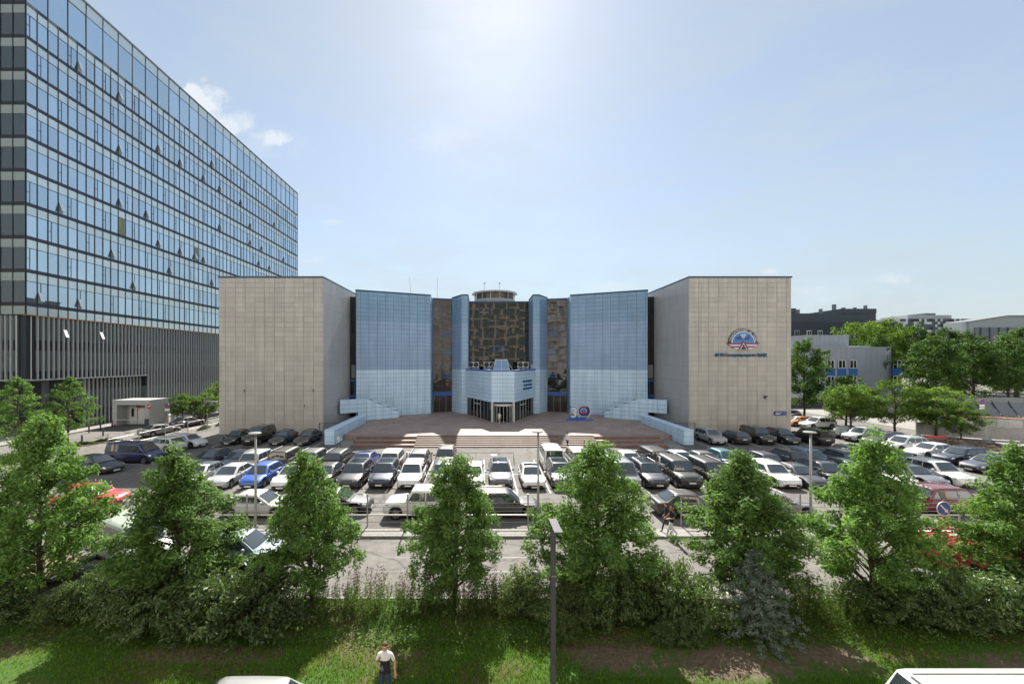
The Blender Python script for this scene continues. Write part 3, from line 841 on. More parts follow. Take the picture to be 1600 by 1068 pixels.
def ramp_side(mir):
    X = (lambda x: x) if not mir else (lambda x: 2 * AX - x)
    # ramp
    mb = MB(); a, b = X(-17.05), X(-15.25)
    mb.add([(a, 46.6, .01), (b, 46.6, .01), (b, 58, PZ + .012), (a, 58, PZ + .012)], [(0, 1, 2, 3)]).build('ramp', M['pave'], plaza)
    for y in (49, 51.5, 54):
        z = .01 + (y - 46.6) / 11.4 * .9
        MB().tube([(X(-15.4), y, z), (X(-15.4), y, z + .95)], .025, 6).build('handrail_post', M['steel'], plaza)
    MB().tube([(X(-15.4), 48.6, 1.1), (X(-15.4), 54.4, 1.55)], .025, 6).build('handrail', M['steel'], plaza)
    # low parapet
    name = 'parapet_wall'
    pw = thing(name, (X(-17.7), 47.4, 0), ('blue panelled parapet wall beside the ramp left of the steps' if not mir else 'blue panelled parapet wall beside the ramp right of the steps'), 'parapet')
    pw.location = (0, 0, 0)
    x0, x1 = sorted((X(-18.3), X(-17.15)))
    MB().box(x0 + .05, x1 - .05, 47.45, 60.2, 0.0, 1.84).build('core', M['joint'], pw)
    panel_wall(pw, 'panel', (x0, 47.45), (x1, 47.45), .25, 1.84, [(99, M['bl_low'])], cw=2, rh=.66, budget_key='x')
    BUD['x'] = 40
    panel_wall(pw, 'panel', (x1 - .05, 47.42) if not mir else (x0 + .05, 60.2), (x1 - .05, 60.2) if not mir else (x0 + .05, 47.42), .2, 1.84, [(99, M['bl_low'])], cw=1.6, rh=.66, budget_key='x')
    MB().box(x0 - .02, x1 + .03, 47.38, 60.25, 1.85, 1.97).build('cap', M['bl_low'], pw)
    # wedge wall up to the side door
    wd = thing('stair_wall', (0, 0, 0), ('blue panelled wedge wall of the stair to the left side door' if not mir else 'blue panelled wedge wall of the stair to the right side door'), 'wall')
    P, Q = Vector((X(-20.95), 60.1)), Vector((X(-13.3), 65.4))
    if mir: P, Q = Q, P
    L = (Q - P).length; u = (Q - P) / L; n = Vector((u.y, -u.x))
    prof = [(0, 2.2), (2.6, 2.2), (2.6, PZ), (L, PZ), (L, 2.0), (4.6, 4.1), (0, 4.1)]
    if mir: prof = [(L - a, z) for a, z in prof][::-1]
    MB().vprism([(a, z) for a, z in prof], (P.x, P.y, 0), (u.x, u.y, 0), (0, 0, 1), (-n.x * .35, -n.y * .35, 0)).build('core', M['joint'], wd)
    def inside(a, z):
        if mir: a = L - a
        top = 4.1 if a < 4.6 else 4.1 - 2.1 * (a - 4.6) / (L - 4.6)
        return top, (2.2 if a < 2.6 else PZ)
    xs = np.linspace(0, L, 8)
    for i in range(7):
        a0, a1 = xs[i] + .02, xs[i + 1] - .02
        for z0 in np.arange(PZ, 4.0, .64):
            lo = max(z0, inside((a0 + a1) / 2, 0)[1]) + .02
            tl, tr = min(z0 + .64, inside(a0, 0)[0]) - .02, min(z0 + .64, inside(a1, 0)[0]) - .02
            if max(tl, tr) - lo < .1: continue
            tl, tr = max(tl, lo + .01), max(tr, lo + .01)
            MB().vprism([(a0, lo), (a1, lo), (a1, tr), (a0, tl)], (P.x + n.x * .05, P.y + n.y * .05, 0), (u.x, u.y, 0), (0, 0, 1), (-n.x * .049, -n.y * .049, 0)).build('panel', M['bl_low'], wd)
    cap = [(0, 4.1), (4.6, 4.1), (L, 2.0), (L, 2.1), (4.6, 4.2), (0, 4.2)]
    if mir: cap = [(L - a, z) for a, z in cap][::-1]
    MB().vprism(cap, (P.x + n.x * .08, P.y + n.y * .08, .005), (u.x, u.y, 0), (0, 0, 1), (-n.x * .48, -n.y * .48, 0)).build('cap', M['bl_low'], wd)
    # gate beside the parapet
    gt = thing('wire_gate', (X(-20.1), 53.5, 0), ('grey wire gate between the left parapet and the beige wall' if not mir else 'grey wire gate between the right parapet and the beige wall'), 'gate')
    for dx in (-1.2, 1.5):
        MB().box(dx - .04, dx + .04, -.04, .04, 0, 1.9).build('post', M['dgrey'], gt)
    for z in (.2, 1.8):
        MB().box(-1.2, 1.5, -.02, .02, z, z + .05).build('rail', M['dgrey'], gt)
    for k in range(14):
        MB().box(-1.05 + .18 * k, -1.03 + .18 * k, -.01, .01, .2, 1.8).build('bar', M['dgrey'], gt)
BUD['x'] = 8
ramp_side(False)
BUD['x'] = 8
ramp_side(True)

# emblem and lettering on the right beige block
em = thing('wall_emblem', (34.9, 55, 12.34), 'round winged corporate emblem with radio waves on the right beige wall', 'emblem')
def half_disc(r0, r1, y, name, m, a0=0, a1=180, z=0, parent=em, n=36, cx=0, yb=.06):
    pts = [(cx + r1 * math.cos(R(a0 + (a1 - a0) * k / n)), z + r1 * math.sin(R(a0 + (a1 - a0) * k / n))) for k in range(n + 1)]
    if r0 > 0:
        inn = [(cx + r0 * math.cos(R(a0 + (a1 - a0) * k / n)), z + r0 * math.sin(R(a0 + (a1 - a0) * k / n))) for k in range(n + 1)]
        mb = MB()
        vs = [(a, y, b) for a, b in pts] + [(a, y, b) for a, b in inn] + [(a, y + yb, b) for a, b in pts] + [(a, y + yb, b) for a, b in inn]
        N = n + 1
        fs = []
        for k in range(n):
            fs.append((k, k + 1, N + k + 1, N + k)); fs.append((k, 2 * N + k, 2 * N + k + 1, k + 1)); fs.append((N + k, N + k + 1, 3 * N + k + 1, 3 * N + k))
        fs += [(0, N, 3 * N, 2 * N), (N - 1, 3 * N - 1, 4 * N - 1, 2 * N - 1)]
        mb.add(vs, fs)
    else:
        mb = MB().vprism(pts, (0, y, 0), (1, 0, 0), (0, 0, 1), (0, yb, 0))
    return mb.build(name, m, parent)
M['em_grey'] = mat('emblem_graphite', (0.035, 0.035, 0.04), 0.4)
M['em_white'] = mat('emblem_white', (0.66, 0.7, 0.76), 0.4)
M['em_blue'] = mat('emblem_blue', (0.03, 0.20, 0.55), 0.35)
M['em_navy'] = mat('emblem_navy', (0.02, 0.04, 0.2), 0.35)
M['em_red'] = mat('emblem_red', (0.27, 0.012, 0.03), 0.4)
half_disc(0, 1.95, -.16, 'ring', M['em_grey'], yb=.10)
half_disc(1.45, 1.57, -.19, 'inner_ring', M['em_white'], yb=.028)
half_disc(0, 1.45, -.18, 'disc', M['em_blue'], yb=.018)
# letters round the ring
ring_txt = 'ГОСКОРПОРАЦИЯ по ОрВД'
for k, ch in enumerate(ring_txt):
    if ch == ' ': continue
    a = R(168 - 156 * k / (len(ring_txt) - 1))
    o = link('ring_letter', text_mesh('ring_letter', ch, .34, .012, M['em_white']), em)
    r = 1.64
    o.location = (r * math.cos(a), -.18, r * math.sin(a))
    o.rotation_mode = 'YXZ'
    o.matrix_local = Matrix.Translation((r * math.cos(a), -.18, r * math.sin(a))) @ Matrix.Rotation(math.pi / 2 - a, 4, 'Y') @ Matrix.Rotation(math.pi / 2, 4, 'X')
# continent blots
for k, poly in enumerate(([(-1.1, .55), (-.95, .85), (-.7, .8), (-.55, 1.0), (-.3, .85), (-.12, .6), (-.2, .45), (-.5, .5), (-.7, .35), (-.85, .5)],
                          [(.12, .6), (.3, .8), (.5, .75), (.62, 1.0), (.85, 1.15), (.8, .85), (.95, .7), (.75, .6), (.7, .35), (.5, .5), (.3, .4)])):
    MB().vprism(poly, (0, -.19, 0), (1, 0, 0), (0, 0, 1), (0, .012, 0)).build('map_shape', M['em_navy'], em)
for k, r in enumerate((.32, .52, .72)):
    half_disc(r - .055, r + .055, -.205, 'radio_wave', M['em_white'], 58, 122, z=.45, n=10, yb=.03)
# wings and chevron
for k in range(4):
    z0, z1 = -.2 * k, -.2 * (k + 1)
    w = lambda z: 2.2 + z * 1.35
    MB().vprism([(-w(z0), z0), (w(z0), z0), (w(z1), z1), (-w(z1), z1)], (0, -.2 - .001 * k, 0), (1, 0, 0), (0, 0, 1), (0, .12, 0)).build('wing_stripe', M['em_red'] if k % 2 == 0 else M['em_white'], em)
MB().vprism([(-.68, -.82), (0, .42), (.68, -.82)], (0, -.23, 0), (1, 0, 0), (0, 0, 1), (0, .02, 0)).build('chevron', M['em_red'], em)
MB().vprism([(-.46, -.84), (0, .05), (.46, -.84)], (0, -.245, 0), (1, 0, 0), (0, 0, 1), (0, .012, 0)).build('chevron_edge', M['em_white'], em)
MB().vprism([(-.36, -.86), (0, -.12), (.36, -.86)], (0, -.26, 0), (1, 0, 0), (0, 0, 1), (0, .012, 0)).build('chevron_core', M['em_grey'], em)
wt = thing('wall_lettering', (34.6, 54.9, 10.55), 'blue raised letters in one line below the emblem on beige wall', 'lettering')
def xw(me):
    v = [q.co.x for q in me.vertices]; return (min(v), max(v))
line_ = 'ФГУП Госкорпорация по ОрВД'
full_ = xw(text_mesh('tmp', line_, .58, .06, M['letter'], 'LEFT')); kx = 6.9 / (full_[1] - full_[0])
for k, ch in enumerate(line_):
    if ch == ' ': continue
    me = text_mesh('letter', ch, .58, .06, M['letter'], 'LEFT'); e1 = xw(text_mesh('tmp', line_[:k + 1], .58, .06, M['letter'], 'LEFT'))[1]
    o = link('letter', me, wt); o.rotation_euler = (R(90), 0, 0); o.scale = (kx, 1, 1)
    o.location = ((e1 - xw(me)[1]) * kx - 3.45, 0, 0)
sp = thing('street_name_plate', (39.9, 54.9, 2.95), 'small blue street name plate low on the right beige wall', 'sign')
MB().box(-.78, .78, -.06, .03, -.24, .24).build('plate', mat('plate_blue', (0.03, 0.05, 0.28), 0.4), sp)
MB().box(.38, .7, -.066, -.06, -.17, .17).build('number_field', mat('plate_violet', (0.10, 0.10, 0.4), 0.4), sp)
for k, w in enumerate((.85, .6)):
    MB().box(-.66, -.66 + w, -.066, -.06, .02 - .17 * k, .1 - .17 * k).build('text_line', M['em_white'], sp)

# the 30 sign on the plaza
sg = thing('anniversary_sign', (14.8, 62.3, PZ), 'free standing blue and white number 30 sign on plaza right of entrance', 'sign')
MB().box(-2.0, 1.9, -.35, .35, 0, .16).build('base', M['blue_frame'], sg)
MB().vprism([(-1.75, .16), (.9, .16), (.4, .6), (-1.4, .6)], (0, -.05, 0), (1, 0, 0), (0, 0, 1), (0, .1, 0)).build('stand', M['blue_frame'], sg)
o = link('digit_three_outline', text_mesh('three_o', '3', 2.35, .06, M['blue_frame']), sg); o.location = (-.95, .04, .42); o.rotation_euler = (R(90), 0, 0)
for v_ in o.data.vertices: pass
o.scale = (1.12, 1.05, 1)
o = link('digit_three', text_mesh('three', '3', 2.25, .05, M['white']), sg); o.location = (-.95, -.04, .46); o.rotation_euler = (R(90), 0, 0)
half_disc(0, 1.12, -.02, 'zero_disc', M['em_navy'], 0, 360, z=1.4, parent=sg, cx=.55, yb=.1)
half_disc(.98, 1.1, -.06, 'zero_ring', M['white'], -60, 240, z=1.4, parent=sg, cx=.55, yb=.035)
half_disc(.78, .87, -.06, 'zero_ring', M['white'], 60, 300, z=1.4, parent=sg, cx=.55, yb=.035)
half_disc(.42, .5, -.06, 'small_arch', M['em_white'], 0, 180, z=1.38, parent=sg, cx=.55, yb=.035)
half_disc(0, .4, -.06, 'small_arch_disc', M['em_blue'], 0, 180, z=1.38, parent=sg, cx=.55, yb=.035)
MB().vprism([(-.1, 1.36), (1.2, 1.36), (.95, 1.1), (.15, 1.1)], (0, -.07, 0), (1, 0, 0), (0, 0, 1), (0, .04, 0)).build('small_wings', mat('sign_red', (0.5, .1, .1), .4), sg)

# ------------------------------------------------------------------ the glass tower on the left
TX, TY0, TY1 = -59.0, 52.9, 130.6
tower = thing('glass_tower', (TX, TY0, 0), 'tall blue glass office tower with grey vertical fins on its lower storeys, at left', 'building')
tower.location = (0, 0, 0)
body = MB().box(TX - 30, TX - .35, TY0 + .35, TY1, 7.6, 63.0).build('tower_body', M['mullion'], tower)
low = MB().box(TX - 30, TX - 2.2, TY0 + 10.5, TY1, -.1, 7.6).build('lower_body', M['mullion'], tower)
MOD = (TY1 - TY0) / 58
bands = [17.3 + 4.32 * k for k in range(10)]          # dark floor bands
# reflective window panes: rows between bands
win = []
for k in range(10):
    z0 = bands[k] + .24
    z1 = (bands[k + 1] - 1.34) if k < 9 else 61.2
    for i in range(58):
        if k == 9:
            if i % 2: continue
            win.append((i, k, TY0 + i * MOD, TY0 + (i + 2) * MOD, z0, z1))
        else:
            win.append((i, k, TY0 + i * MOD, TY0 + (i + 1) * MOD, z0, z1))
win.sort(key=lambda w: w[2])
mbr = MB(); cnt = 0
pm = panel_mesh(M['tower_glass'])
for (i, k, y0, y1, z0, z1) in win:
    if cnt < 285:
        cnt += 1
        o = link('pane', pm, tower)
        o.location = (TX + .02, y0 + .03, z0); o.scale = (y1 - y0 - .06, .04, z1 - z0)
        o.rotation_euler = (R(random.uniform(-.18, .18)), 0, R(90) + R(random.uniform(-.3, .3)))
    else:
        d = random.uniform(-.006, .006); e = random.uniform(-.004, .004)
        mbr.add([(TX + .02 - d, y0 + .03, z0), (TX + .02 + d + e, y1 - .03, z0), (TX + .02 + d, y1 - .03, z1), (TX + .02 - d - e, y0 + .03, z1)], [(0, 1, 2, 3)], 0, random.random())
mbr.build('pane_field', M['tower_glass'], tower, kind='stuff')
for k in range(10):
    MB().box(TX - .3, TX + .05, TY0, TY1, bands[k] - .23, bands[k] + .23).build('floor_band', M['band'], tower)
    MB().box(TX - .3, TX + .015, TY0, TY1, bands[k] - 1.32, bands[k] - .235).build('spandrel', M['tower_spandrel'], tower)
MB().box(TX - .3, TX + .015, TY0, TY1, 61.3, 63.0).build('spandrel', M['tower_spandrel'], tower)
MB().box(TX - 30, TX + .12, TY0 - .12, TY1, 63.01, 63.3).build('parapet', M['mullion'], tower)
MB().box(TX - .3, TX + .1, TY0 - .06, TY1, 15.86, 15.97).build('orange_strip', M['orange'], tower)
for i in range(59):
    y = TY0 + i * MOD
    z1 = 63.0 if i % 2 == 0 else bands[9]
    MB().box(TX - .1, TX + .09, y - .035, y + .035, 15.98, z1).build('mullion', M['mullion'], tower)
for k in range(10):
    z1 = (bands[k + 1] - 1.34) if k < 9 else 61.2
    MB().box(TX - .1, TX + .06, TY0, TY1, z1 - .03, z1 + .03).build('transom', M['mullion'], tower)
# narrow opening sashes, some of them tilted open
sash = []
for k in range(10):
    for i in range(58):
        if (i + (k * 5) % 7) % 4 == 1 and k < 9:
            sash.append((i, k))
for (i, k) in sash:
    y = TY0 + i * MOD; z0 = bands[k] + .24; z1 = bands[k + 1] - 1.34
    MB().box(TX, TX + .05, y + .42, y + .48, z0, z1).box(TX, TX + .05, y + .04, y + .42, z0 + 1.35, z0 + 1.41).build('sash_frame', M['mullion'], tower)
M['sash'] = glass_mat('open_sash_glass', (.35, .42, .48), 1.6, metal=.4, wav=0)
opens = [(130, 115), (187, 155), (187, 235), (252, 235), (288, 258), (334, 258), (97, 325), (185, 318), (230, 337), (252, 382), (288, 395), (320, 280), (347, 296), (380, 320), (393, 350), (430, 350),
         (347, 356), (394, 378), (412, 388), (445, 398), (184, 398), (271, 422), (207, 445), (335, 438), (306, 398), (321, 403), (405, 408), (423, 416), (62, 466), (130, 472)]
for (px, py) in opens:
    y = (TX) * 640 / (px - 754)
    z = 10 + (563 - py) * y / 640
    i = int((y - TY0) / MOD); y = TY0 + i * MOD
    k = max(0, min(8, int((z - 17.3) / 4.32))); z0 = bands[k] + .3
    s_ = MB().add([(0, 0, 0), (0, .55, 0), (0, .55, -1.35), (0, 0, -1.35), (.05, 0, 0), (.05, .55, 0), (.05, .55, -1.35), (.05, 0, -1.35)],
             [(0, 1, 2, 3), (7, 6, 5, 4), (0, 4, 5, 1), (1, 5, 6, 2), (2, 6, 7, 3), (3, 7, 4, 0)]).build('open_sash', M['sash'], tower)
    s_.location = (TX + .1, y + .05, z0 + 1.35); s_.rotation_euler = (0, R(-19), 0); s_.scale = (1, .85, .9)
    MB().box(TX + .05, TX + .07, y + .05, y + .6, z0, z0 + 1.35).build('opening', M['grey'], tower)
for (px, py) in ((190, 353), (307, 400)):
    y = TX * 640 / (px - 754); i = int((y - TY0) / MOD); z = 10 + (563 - py) * y / 640; k = int((z - 17.3) / 4.32)
    MB().box(TX + .03, TX + .065, TY0 + i * MOD + .05, TY0 + (i + .85) * MOD, bands[k] + .26, bands[k + 1] - 1.4).build('blind', mat('yellow_blind', (.22, .24, .12), .5), tower)
# front face of the tower
x = TX
for k in range(10):
    z1 = (bands[k + 1] - 1.34) if k < 9 else 61.2
    for i in range(6):
        o = link('front_pane', panel_mesh(M['tower_front']), tower)
        o.location = (TX - 1.62 * (i + 1) + .03, TY0 - .02, bands[k] + .24); o.scale = (1.56, .04, z1 - bands[k] - .24)
        o.rotation_euler = (R(random.uniform(-.5, .5)), 0, R(random.uniform(-.5, .5)))
    MB().box(TX - 30, TX, TY0 - .05, TY0 + .3, bands[k] - .23, bands[k] + .23).build('floor_band', M['black'], tower)
    MB().box(TX - 30, TX, TY0 - .03, TY0 + .3, bands[k] - 1.32, bands[k] - .235).build('spandrel', M['tower_front_sp'], tower)
MB().box(TX - 30, TX, TY0 - .03, TY0 + .3, 61.25, 63).build('spandrel', M['tower_front_sp'], tower)
for i in range(7):
    MB().box(TX - 1.62 * i - .035, TX - 1.62 * i + .035, TY0 - .09, TY0 + .1, 15.98, 63).build('mullion', M['mullion'], tower)
# finned lower storeys (rounded corner at the street)
def skirt_pt(s):
    """plan point and outward normal at arc length s from the rounded corner; negative s runs along the front"""
    rr = 2.0
    if s < 0:
        return (TX - rr + s, TY0), (0, -1)
    if s < rr * math.pi / 2:
        a = -math.pi / 2 + s / rr
        return (TX - rr + rr * math.cos(a), TY0 + rr + rr * math.sin(a)), (math.cos(a), math.sin(a))
    return (TX, TY0 + rr + s - rr * math.pi / 2), (1, 0)
finm = {}
def fin(s, z0, z1, inset=0.0):
    (x, y), n_ = skirt_pt(s)
    key = (round(z0, 1), round(z1, 1))
    if key not in finm:
        finm[key] = MB().box(-.24, .02, -.06, .06, z0, z1).mesh('fin', M['fin'])
    o = link('fin', finm[key], tower); o.location = (x - n_[0] * inset, y - n_[1] * inset, 0); o.rotation_euler = (0, 0, math.atan2(n_[1], n_[0]))
YS = 72.0
SL = (YS - TY0 - 2.0) + math.pi
for q in range(-14, 118):
    s = q * .667
    (x, y), n_ = skirt_pt(s)
    if y > TY1: break
    if s < SL: fin(s, 7.5, 15.85)
    else: fin(s, 0.05, 15.85)
    if 9.6 < s < SL: fin(s, 0.05, 7.4, .9)
# glass of the finned storeys
levels = [(7.6, 8.6, 'band_glass'), (8.6, 11.3, 'green_glass'), (11.3, 12.7, 'band_glass'), (12.7, 15.84, 'green_glass')]
for (z0, z1, mn) in levels:
    mb = MB(); ss = [-12, 0] + [math.pi * k / 8 for k in range(1, 9)] + [80]
    ring = [skirt_pt(s) for s in ss]
    pts = [(p[0] - n_[0] * .25, p[1] - n_[1] * .25) for p, n_ in ring]
    vs = [(x, y, z0) for x, y in pts] + [(x, y, z1 - .01) for x, y in pts]; N = len(pts)
    mb.add(vs, [(i, i + 1, N + i + 1, N + i) for i in range(N - 1)]).build('glass_band', M[mn], tower, smooth=False)
for (z0, z1, mn) in ((0.2, 2.6, 'band_glass'), (2.6, 5.6, 'green_glass'), (5.6, 7.55, 'band_glass')):
    MB().box(TX - 3, TX - 1.16, TY0 + 9.5, YS, z0, z1 - .01).build('glass_band', M[mn], tower)
    MB().box(TX - 3, TX - .26, YS, TY1, z0, z1 - .01).build('glass_band', M[mn], tower)
mb = MB(); ss = [-12, 0] + [math.pi * k / 8 for k in range(1, 9)] + [SL]
ring = [skirt_pt(s) for s in ss]
pi_, po_ = [(p[0] - n_[0] * .5, p[1] - n_[1] * .5) for p, n_ in ring], [(p[0] + n_[0] * .08, p[1] + n_[1] * .08) for p, n_ in ring]
N = len(ring)
vs = [(x, y, 7.35) for x, y in pi_] + [(x, y, 7.35) for x, y in po_] + [(x, y, 7.49) for x, y in po_] + [(x, y, 7.49) for x, y in pi_]
fs = []
for i in range(N - 1):
    fs += [(i, i + 1, N + i + 1, N + i), (N + i, N + i + 1, 2 * N + i + 1, 2 * N + i), (2 * N + i, 2 * N + i + 1, 3 * N + i + 1, 3 * N + i)]
mb.add(vs, fs).build('skirt_edge', M['fin'], tower)
MB().box(TX - 30, TX - .6, TY0 + .6, YS, 7.3, 7.34).build('soffit', M['dgrey'], tower)
for (px, py) in ((98, 521), (155, 524)):
    y = TX * 640 / (px - 754); z = 10 + (563 - py) * y / 640
    s_ = MB().box(0, .05, 0, .6, -1.4, 0).build('open_sash', M['white'], tower); s_.location = (TX + .05, y, z + .5); s_.rotation_euler = (0, R(-22), 0); s_.scale = (1, .75, .8)
for k in range(4):
    MB().box(TX - 1.2 - 4.5 * k, TX - .7 - 4.5 * k, TY0 + 3, TY0 + 3.5, .03, 7.3).build('column', M['dgrey'], tower)

# garage portal in front of the tower
gp = thing('garage_portal', (-56.5, 62.6, 0), 'pale grey garage entrance box with white roller door at the foot of the tower', 'garage')
gp.location = (0, 0, 0)
MB().box(-56.6, -50.9, 62.6, 66.4, 3.2, 3.95).build('lintel', M['lgrey'], gp)
MB().box(-56.6, -55.9, 62.6, 66.4, 0, 3.19).build('pier', M['lgrey'], gp)
MB().box(-51.6, -50.9, 62.6, 66.4, 0, 3.19).build('pier', M['lgrey'], gp)
MB().box(-55.88, -51.62, 64.4, 66.3, 0, 3.19).build('inner_wall', M['lgrey'], gp)
rdoor = MB().box(-54.0, -51.7, 64.3, 64.39, .02, 2.5).build('roller_door', M['white'], gp)
for k in range(6):
    MB().box(-54.0, -51.7, 64.27, 64.3, .4 * k + .05, .4 * k + .4).build('slat', M['white'], rdoor)
MB().box(-55.4, -54.2, 64.3, 64.39, .02, 2.7).build('booth_door', M['offwhite'], gp)
MB().box(-55.1, -54.7, 64.27, 64.29, 1.2, 2.5).build('booth_window', M['dark_glass'], gp)
MB().box(-54.3, -51.8, 64.25, 64.39, 2.65, 3.1).build('sign_band', M['grey'], gp)
MB().lathe([(0, -.08), (.28, -.08), (.28, 0)], (-54.0, 64.25, 2.88), 16, 'y').build('no_entry_disc', M['red'], gp)
MB().tube([(-55.9, 62.3, 1.0), (-51.3, 62.3, 1.0)], .045, 6).build('barrier_arm', M['white'], gp)
MB().box(-51.2, -50.8, 62.0, 62.45, 0, 1.15).build('barrier_post', M['dgrey'], gp)
MB().box(-50.9, -43.6 - .2, 67.6, 67.9, 2.7, 3.3).build('wing_wall_cap', M['lgrey'], gp)
ssw = thing('slat_wall', (-50, 69, 0), 'pale vertical slat wall running on right of the garage portal', 'wall')
ssw.location = (0, 0, 0)
for k in range(26):
    MB().box(-50.7 - .12 * k, -50.55 - .12 * k, 66.6 + 1.1 * k, 67.3 + 1.1 * k, 0, 3.0).build('slat', M['lgrey'], ssw)
# ------------------------------------------------------------------ building the photographer looks out from (seen mirrored in the entrance glass), enlarged and paled to bounce sunlight
fb = thing('facing_office_building', (0, -1.6, 0), 'beige concrete grid office building behind the viewpoint, seen mirrored in the entrance glass', 'building')
MB().box(-92, 104, -14, -.6, 0, 42).build('wall', mat('warm_render', (.68, .69, .7), .8), fb)
MB().box(-92, 104, -.58, -.4, .5, 41.5).build('bounce_sheet', mat('pale_bounce', (.46, .47, .46), .6), fb)  # added pale sheet across the windows, bounces sunlight onto the shaded fronts
m = MATS['pale_bounce']; nt = m.node_tree
sn = nt.nodes.new('ShaderNodeVectorMath'); sn.operation = 'SNAP'; sn.inputs[1].default_value = (2.0, 50, 3.6)
nt.links.new(objpos(nt), sn.inputs[0])
wnz = nt.nodes.new('ShaderNodeTexWhiteNoise'); nt.links.new(sn.outputs[0], wnz.inputs['Vector'])
nt.links.new(ramp(nt, wnz.outputs['Value'], [(0.0, (.30, .32, .335)), (.35, (.47, .49, .51)), (.6, (.62, .645, .67)), (1.0, (.76, .78, .8))]), nodes(m)[2].inputs['Base Color'])
MB().box(-12, 24, -.38, -.3, .6, 41.4).build('mirrored_bay_sheet', glass_mat('mirrored_bay_dark', (.19, .215, .20), 1.5, wav=.1), fb)  # added dark sheet, keeps the reflection in the entrance glass dark
for k in range(49):
    MB().box(-92 + 4 * k, -91.4 + 4 * k, -.38, .1, 0, 42).build('pilaster', mat('warm_frame', (.72, .6, .46), .8), fb)
for k in range(12):
    MB().box(-92, 104, -.37, -.02, 3.6 * k, 3.6 * k + .55).build('sill_band', MATS['warm_frame'], fb)

# ------------------------------------------------------------------ cars
def lerp_tab(tab, x):
    for (x0, v0), (x1, v1) in zip(tab, tab[1:]):
        if x0 <= x <= x1:
            return v0 + (v1 - v0) * (x - x0) / max(1e-6, x1 - x0)
    return tab[0][1] if x < tab[0][0] else tab[-1][1]

class CarType:
    def __init__(s, L, W, H, belt, hood, nose, tail, xa, xb, xc, xd, wr=.335, wf=None, wb=None, cuts=(), rails=False, rear_belt=None, roof_w=.76, wide=.0, bed=None, clear=.2):
        s.__dict__.update(locals())
TYPES = {
    'sedan': CarType(4.75, 1.83, 1.46, .93, .90, .66, .98, 1.02, .22, -1.05, -1.82, cuts=(.47,), rear_belt=1.0, roof_w=.74),
    'hatch': CarType(4.3, 1.8, 1.5, .95, .93, .68, .98, 1.0, .3, -1.35, -1.98, cuts=(.44, .84), roof_w=.75),
    'suv': CarType(4.66, 1.9, 1.68, 1.04, 1.03, .80, 1.05, .98, .3, -1.72, -2.18, wr=.365, cuts=(.38, .74), rails=True, roof_w=.77, clear=.24),
    'boxy': CarType(4.85, 1.93, 1.86, 1.14, 1.15, .98, 1.14, .98, .52, -2.12, -2.32, wr=.39, cuts=(.36, .70), rails=True, roof_w=.81, clear=.27),
    'wagon': CarType(4.85, 1.88, 1.6, .99, .97, .76, 1.0, 1.05, .3, -1.7, -2.25, wr=.36, cuts=(.4, .76), rails=True, roof_w=.76, clear=.22),
    'van': CarType(5.0, 1.96, 1.96, 1.12, 1.1, .86, 1.12, 1.65, .92, -2.30, -2.44, wr=.34, cuts=(.30, .63), roof_w=.83),
    'minibus': CarType(6.2, 2.05, 2.5, 1.35, 1.2, .9, 1.3, 2.2, 1.5, -2.95, -3.05, wr=.36, cuts=(.24, .5, .75), roof_w=.84),
    'pickup': CarType(5.3, 1.9, 1.82, 1.12, 1.1, .92, 1.12, 1.15, .62, -.75, -.98, wr=.39, cuts=(.5,), roof_w=.80, clear=.3, bed=True),
}
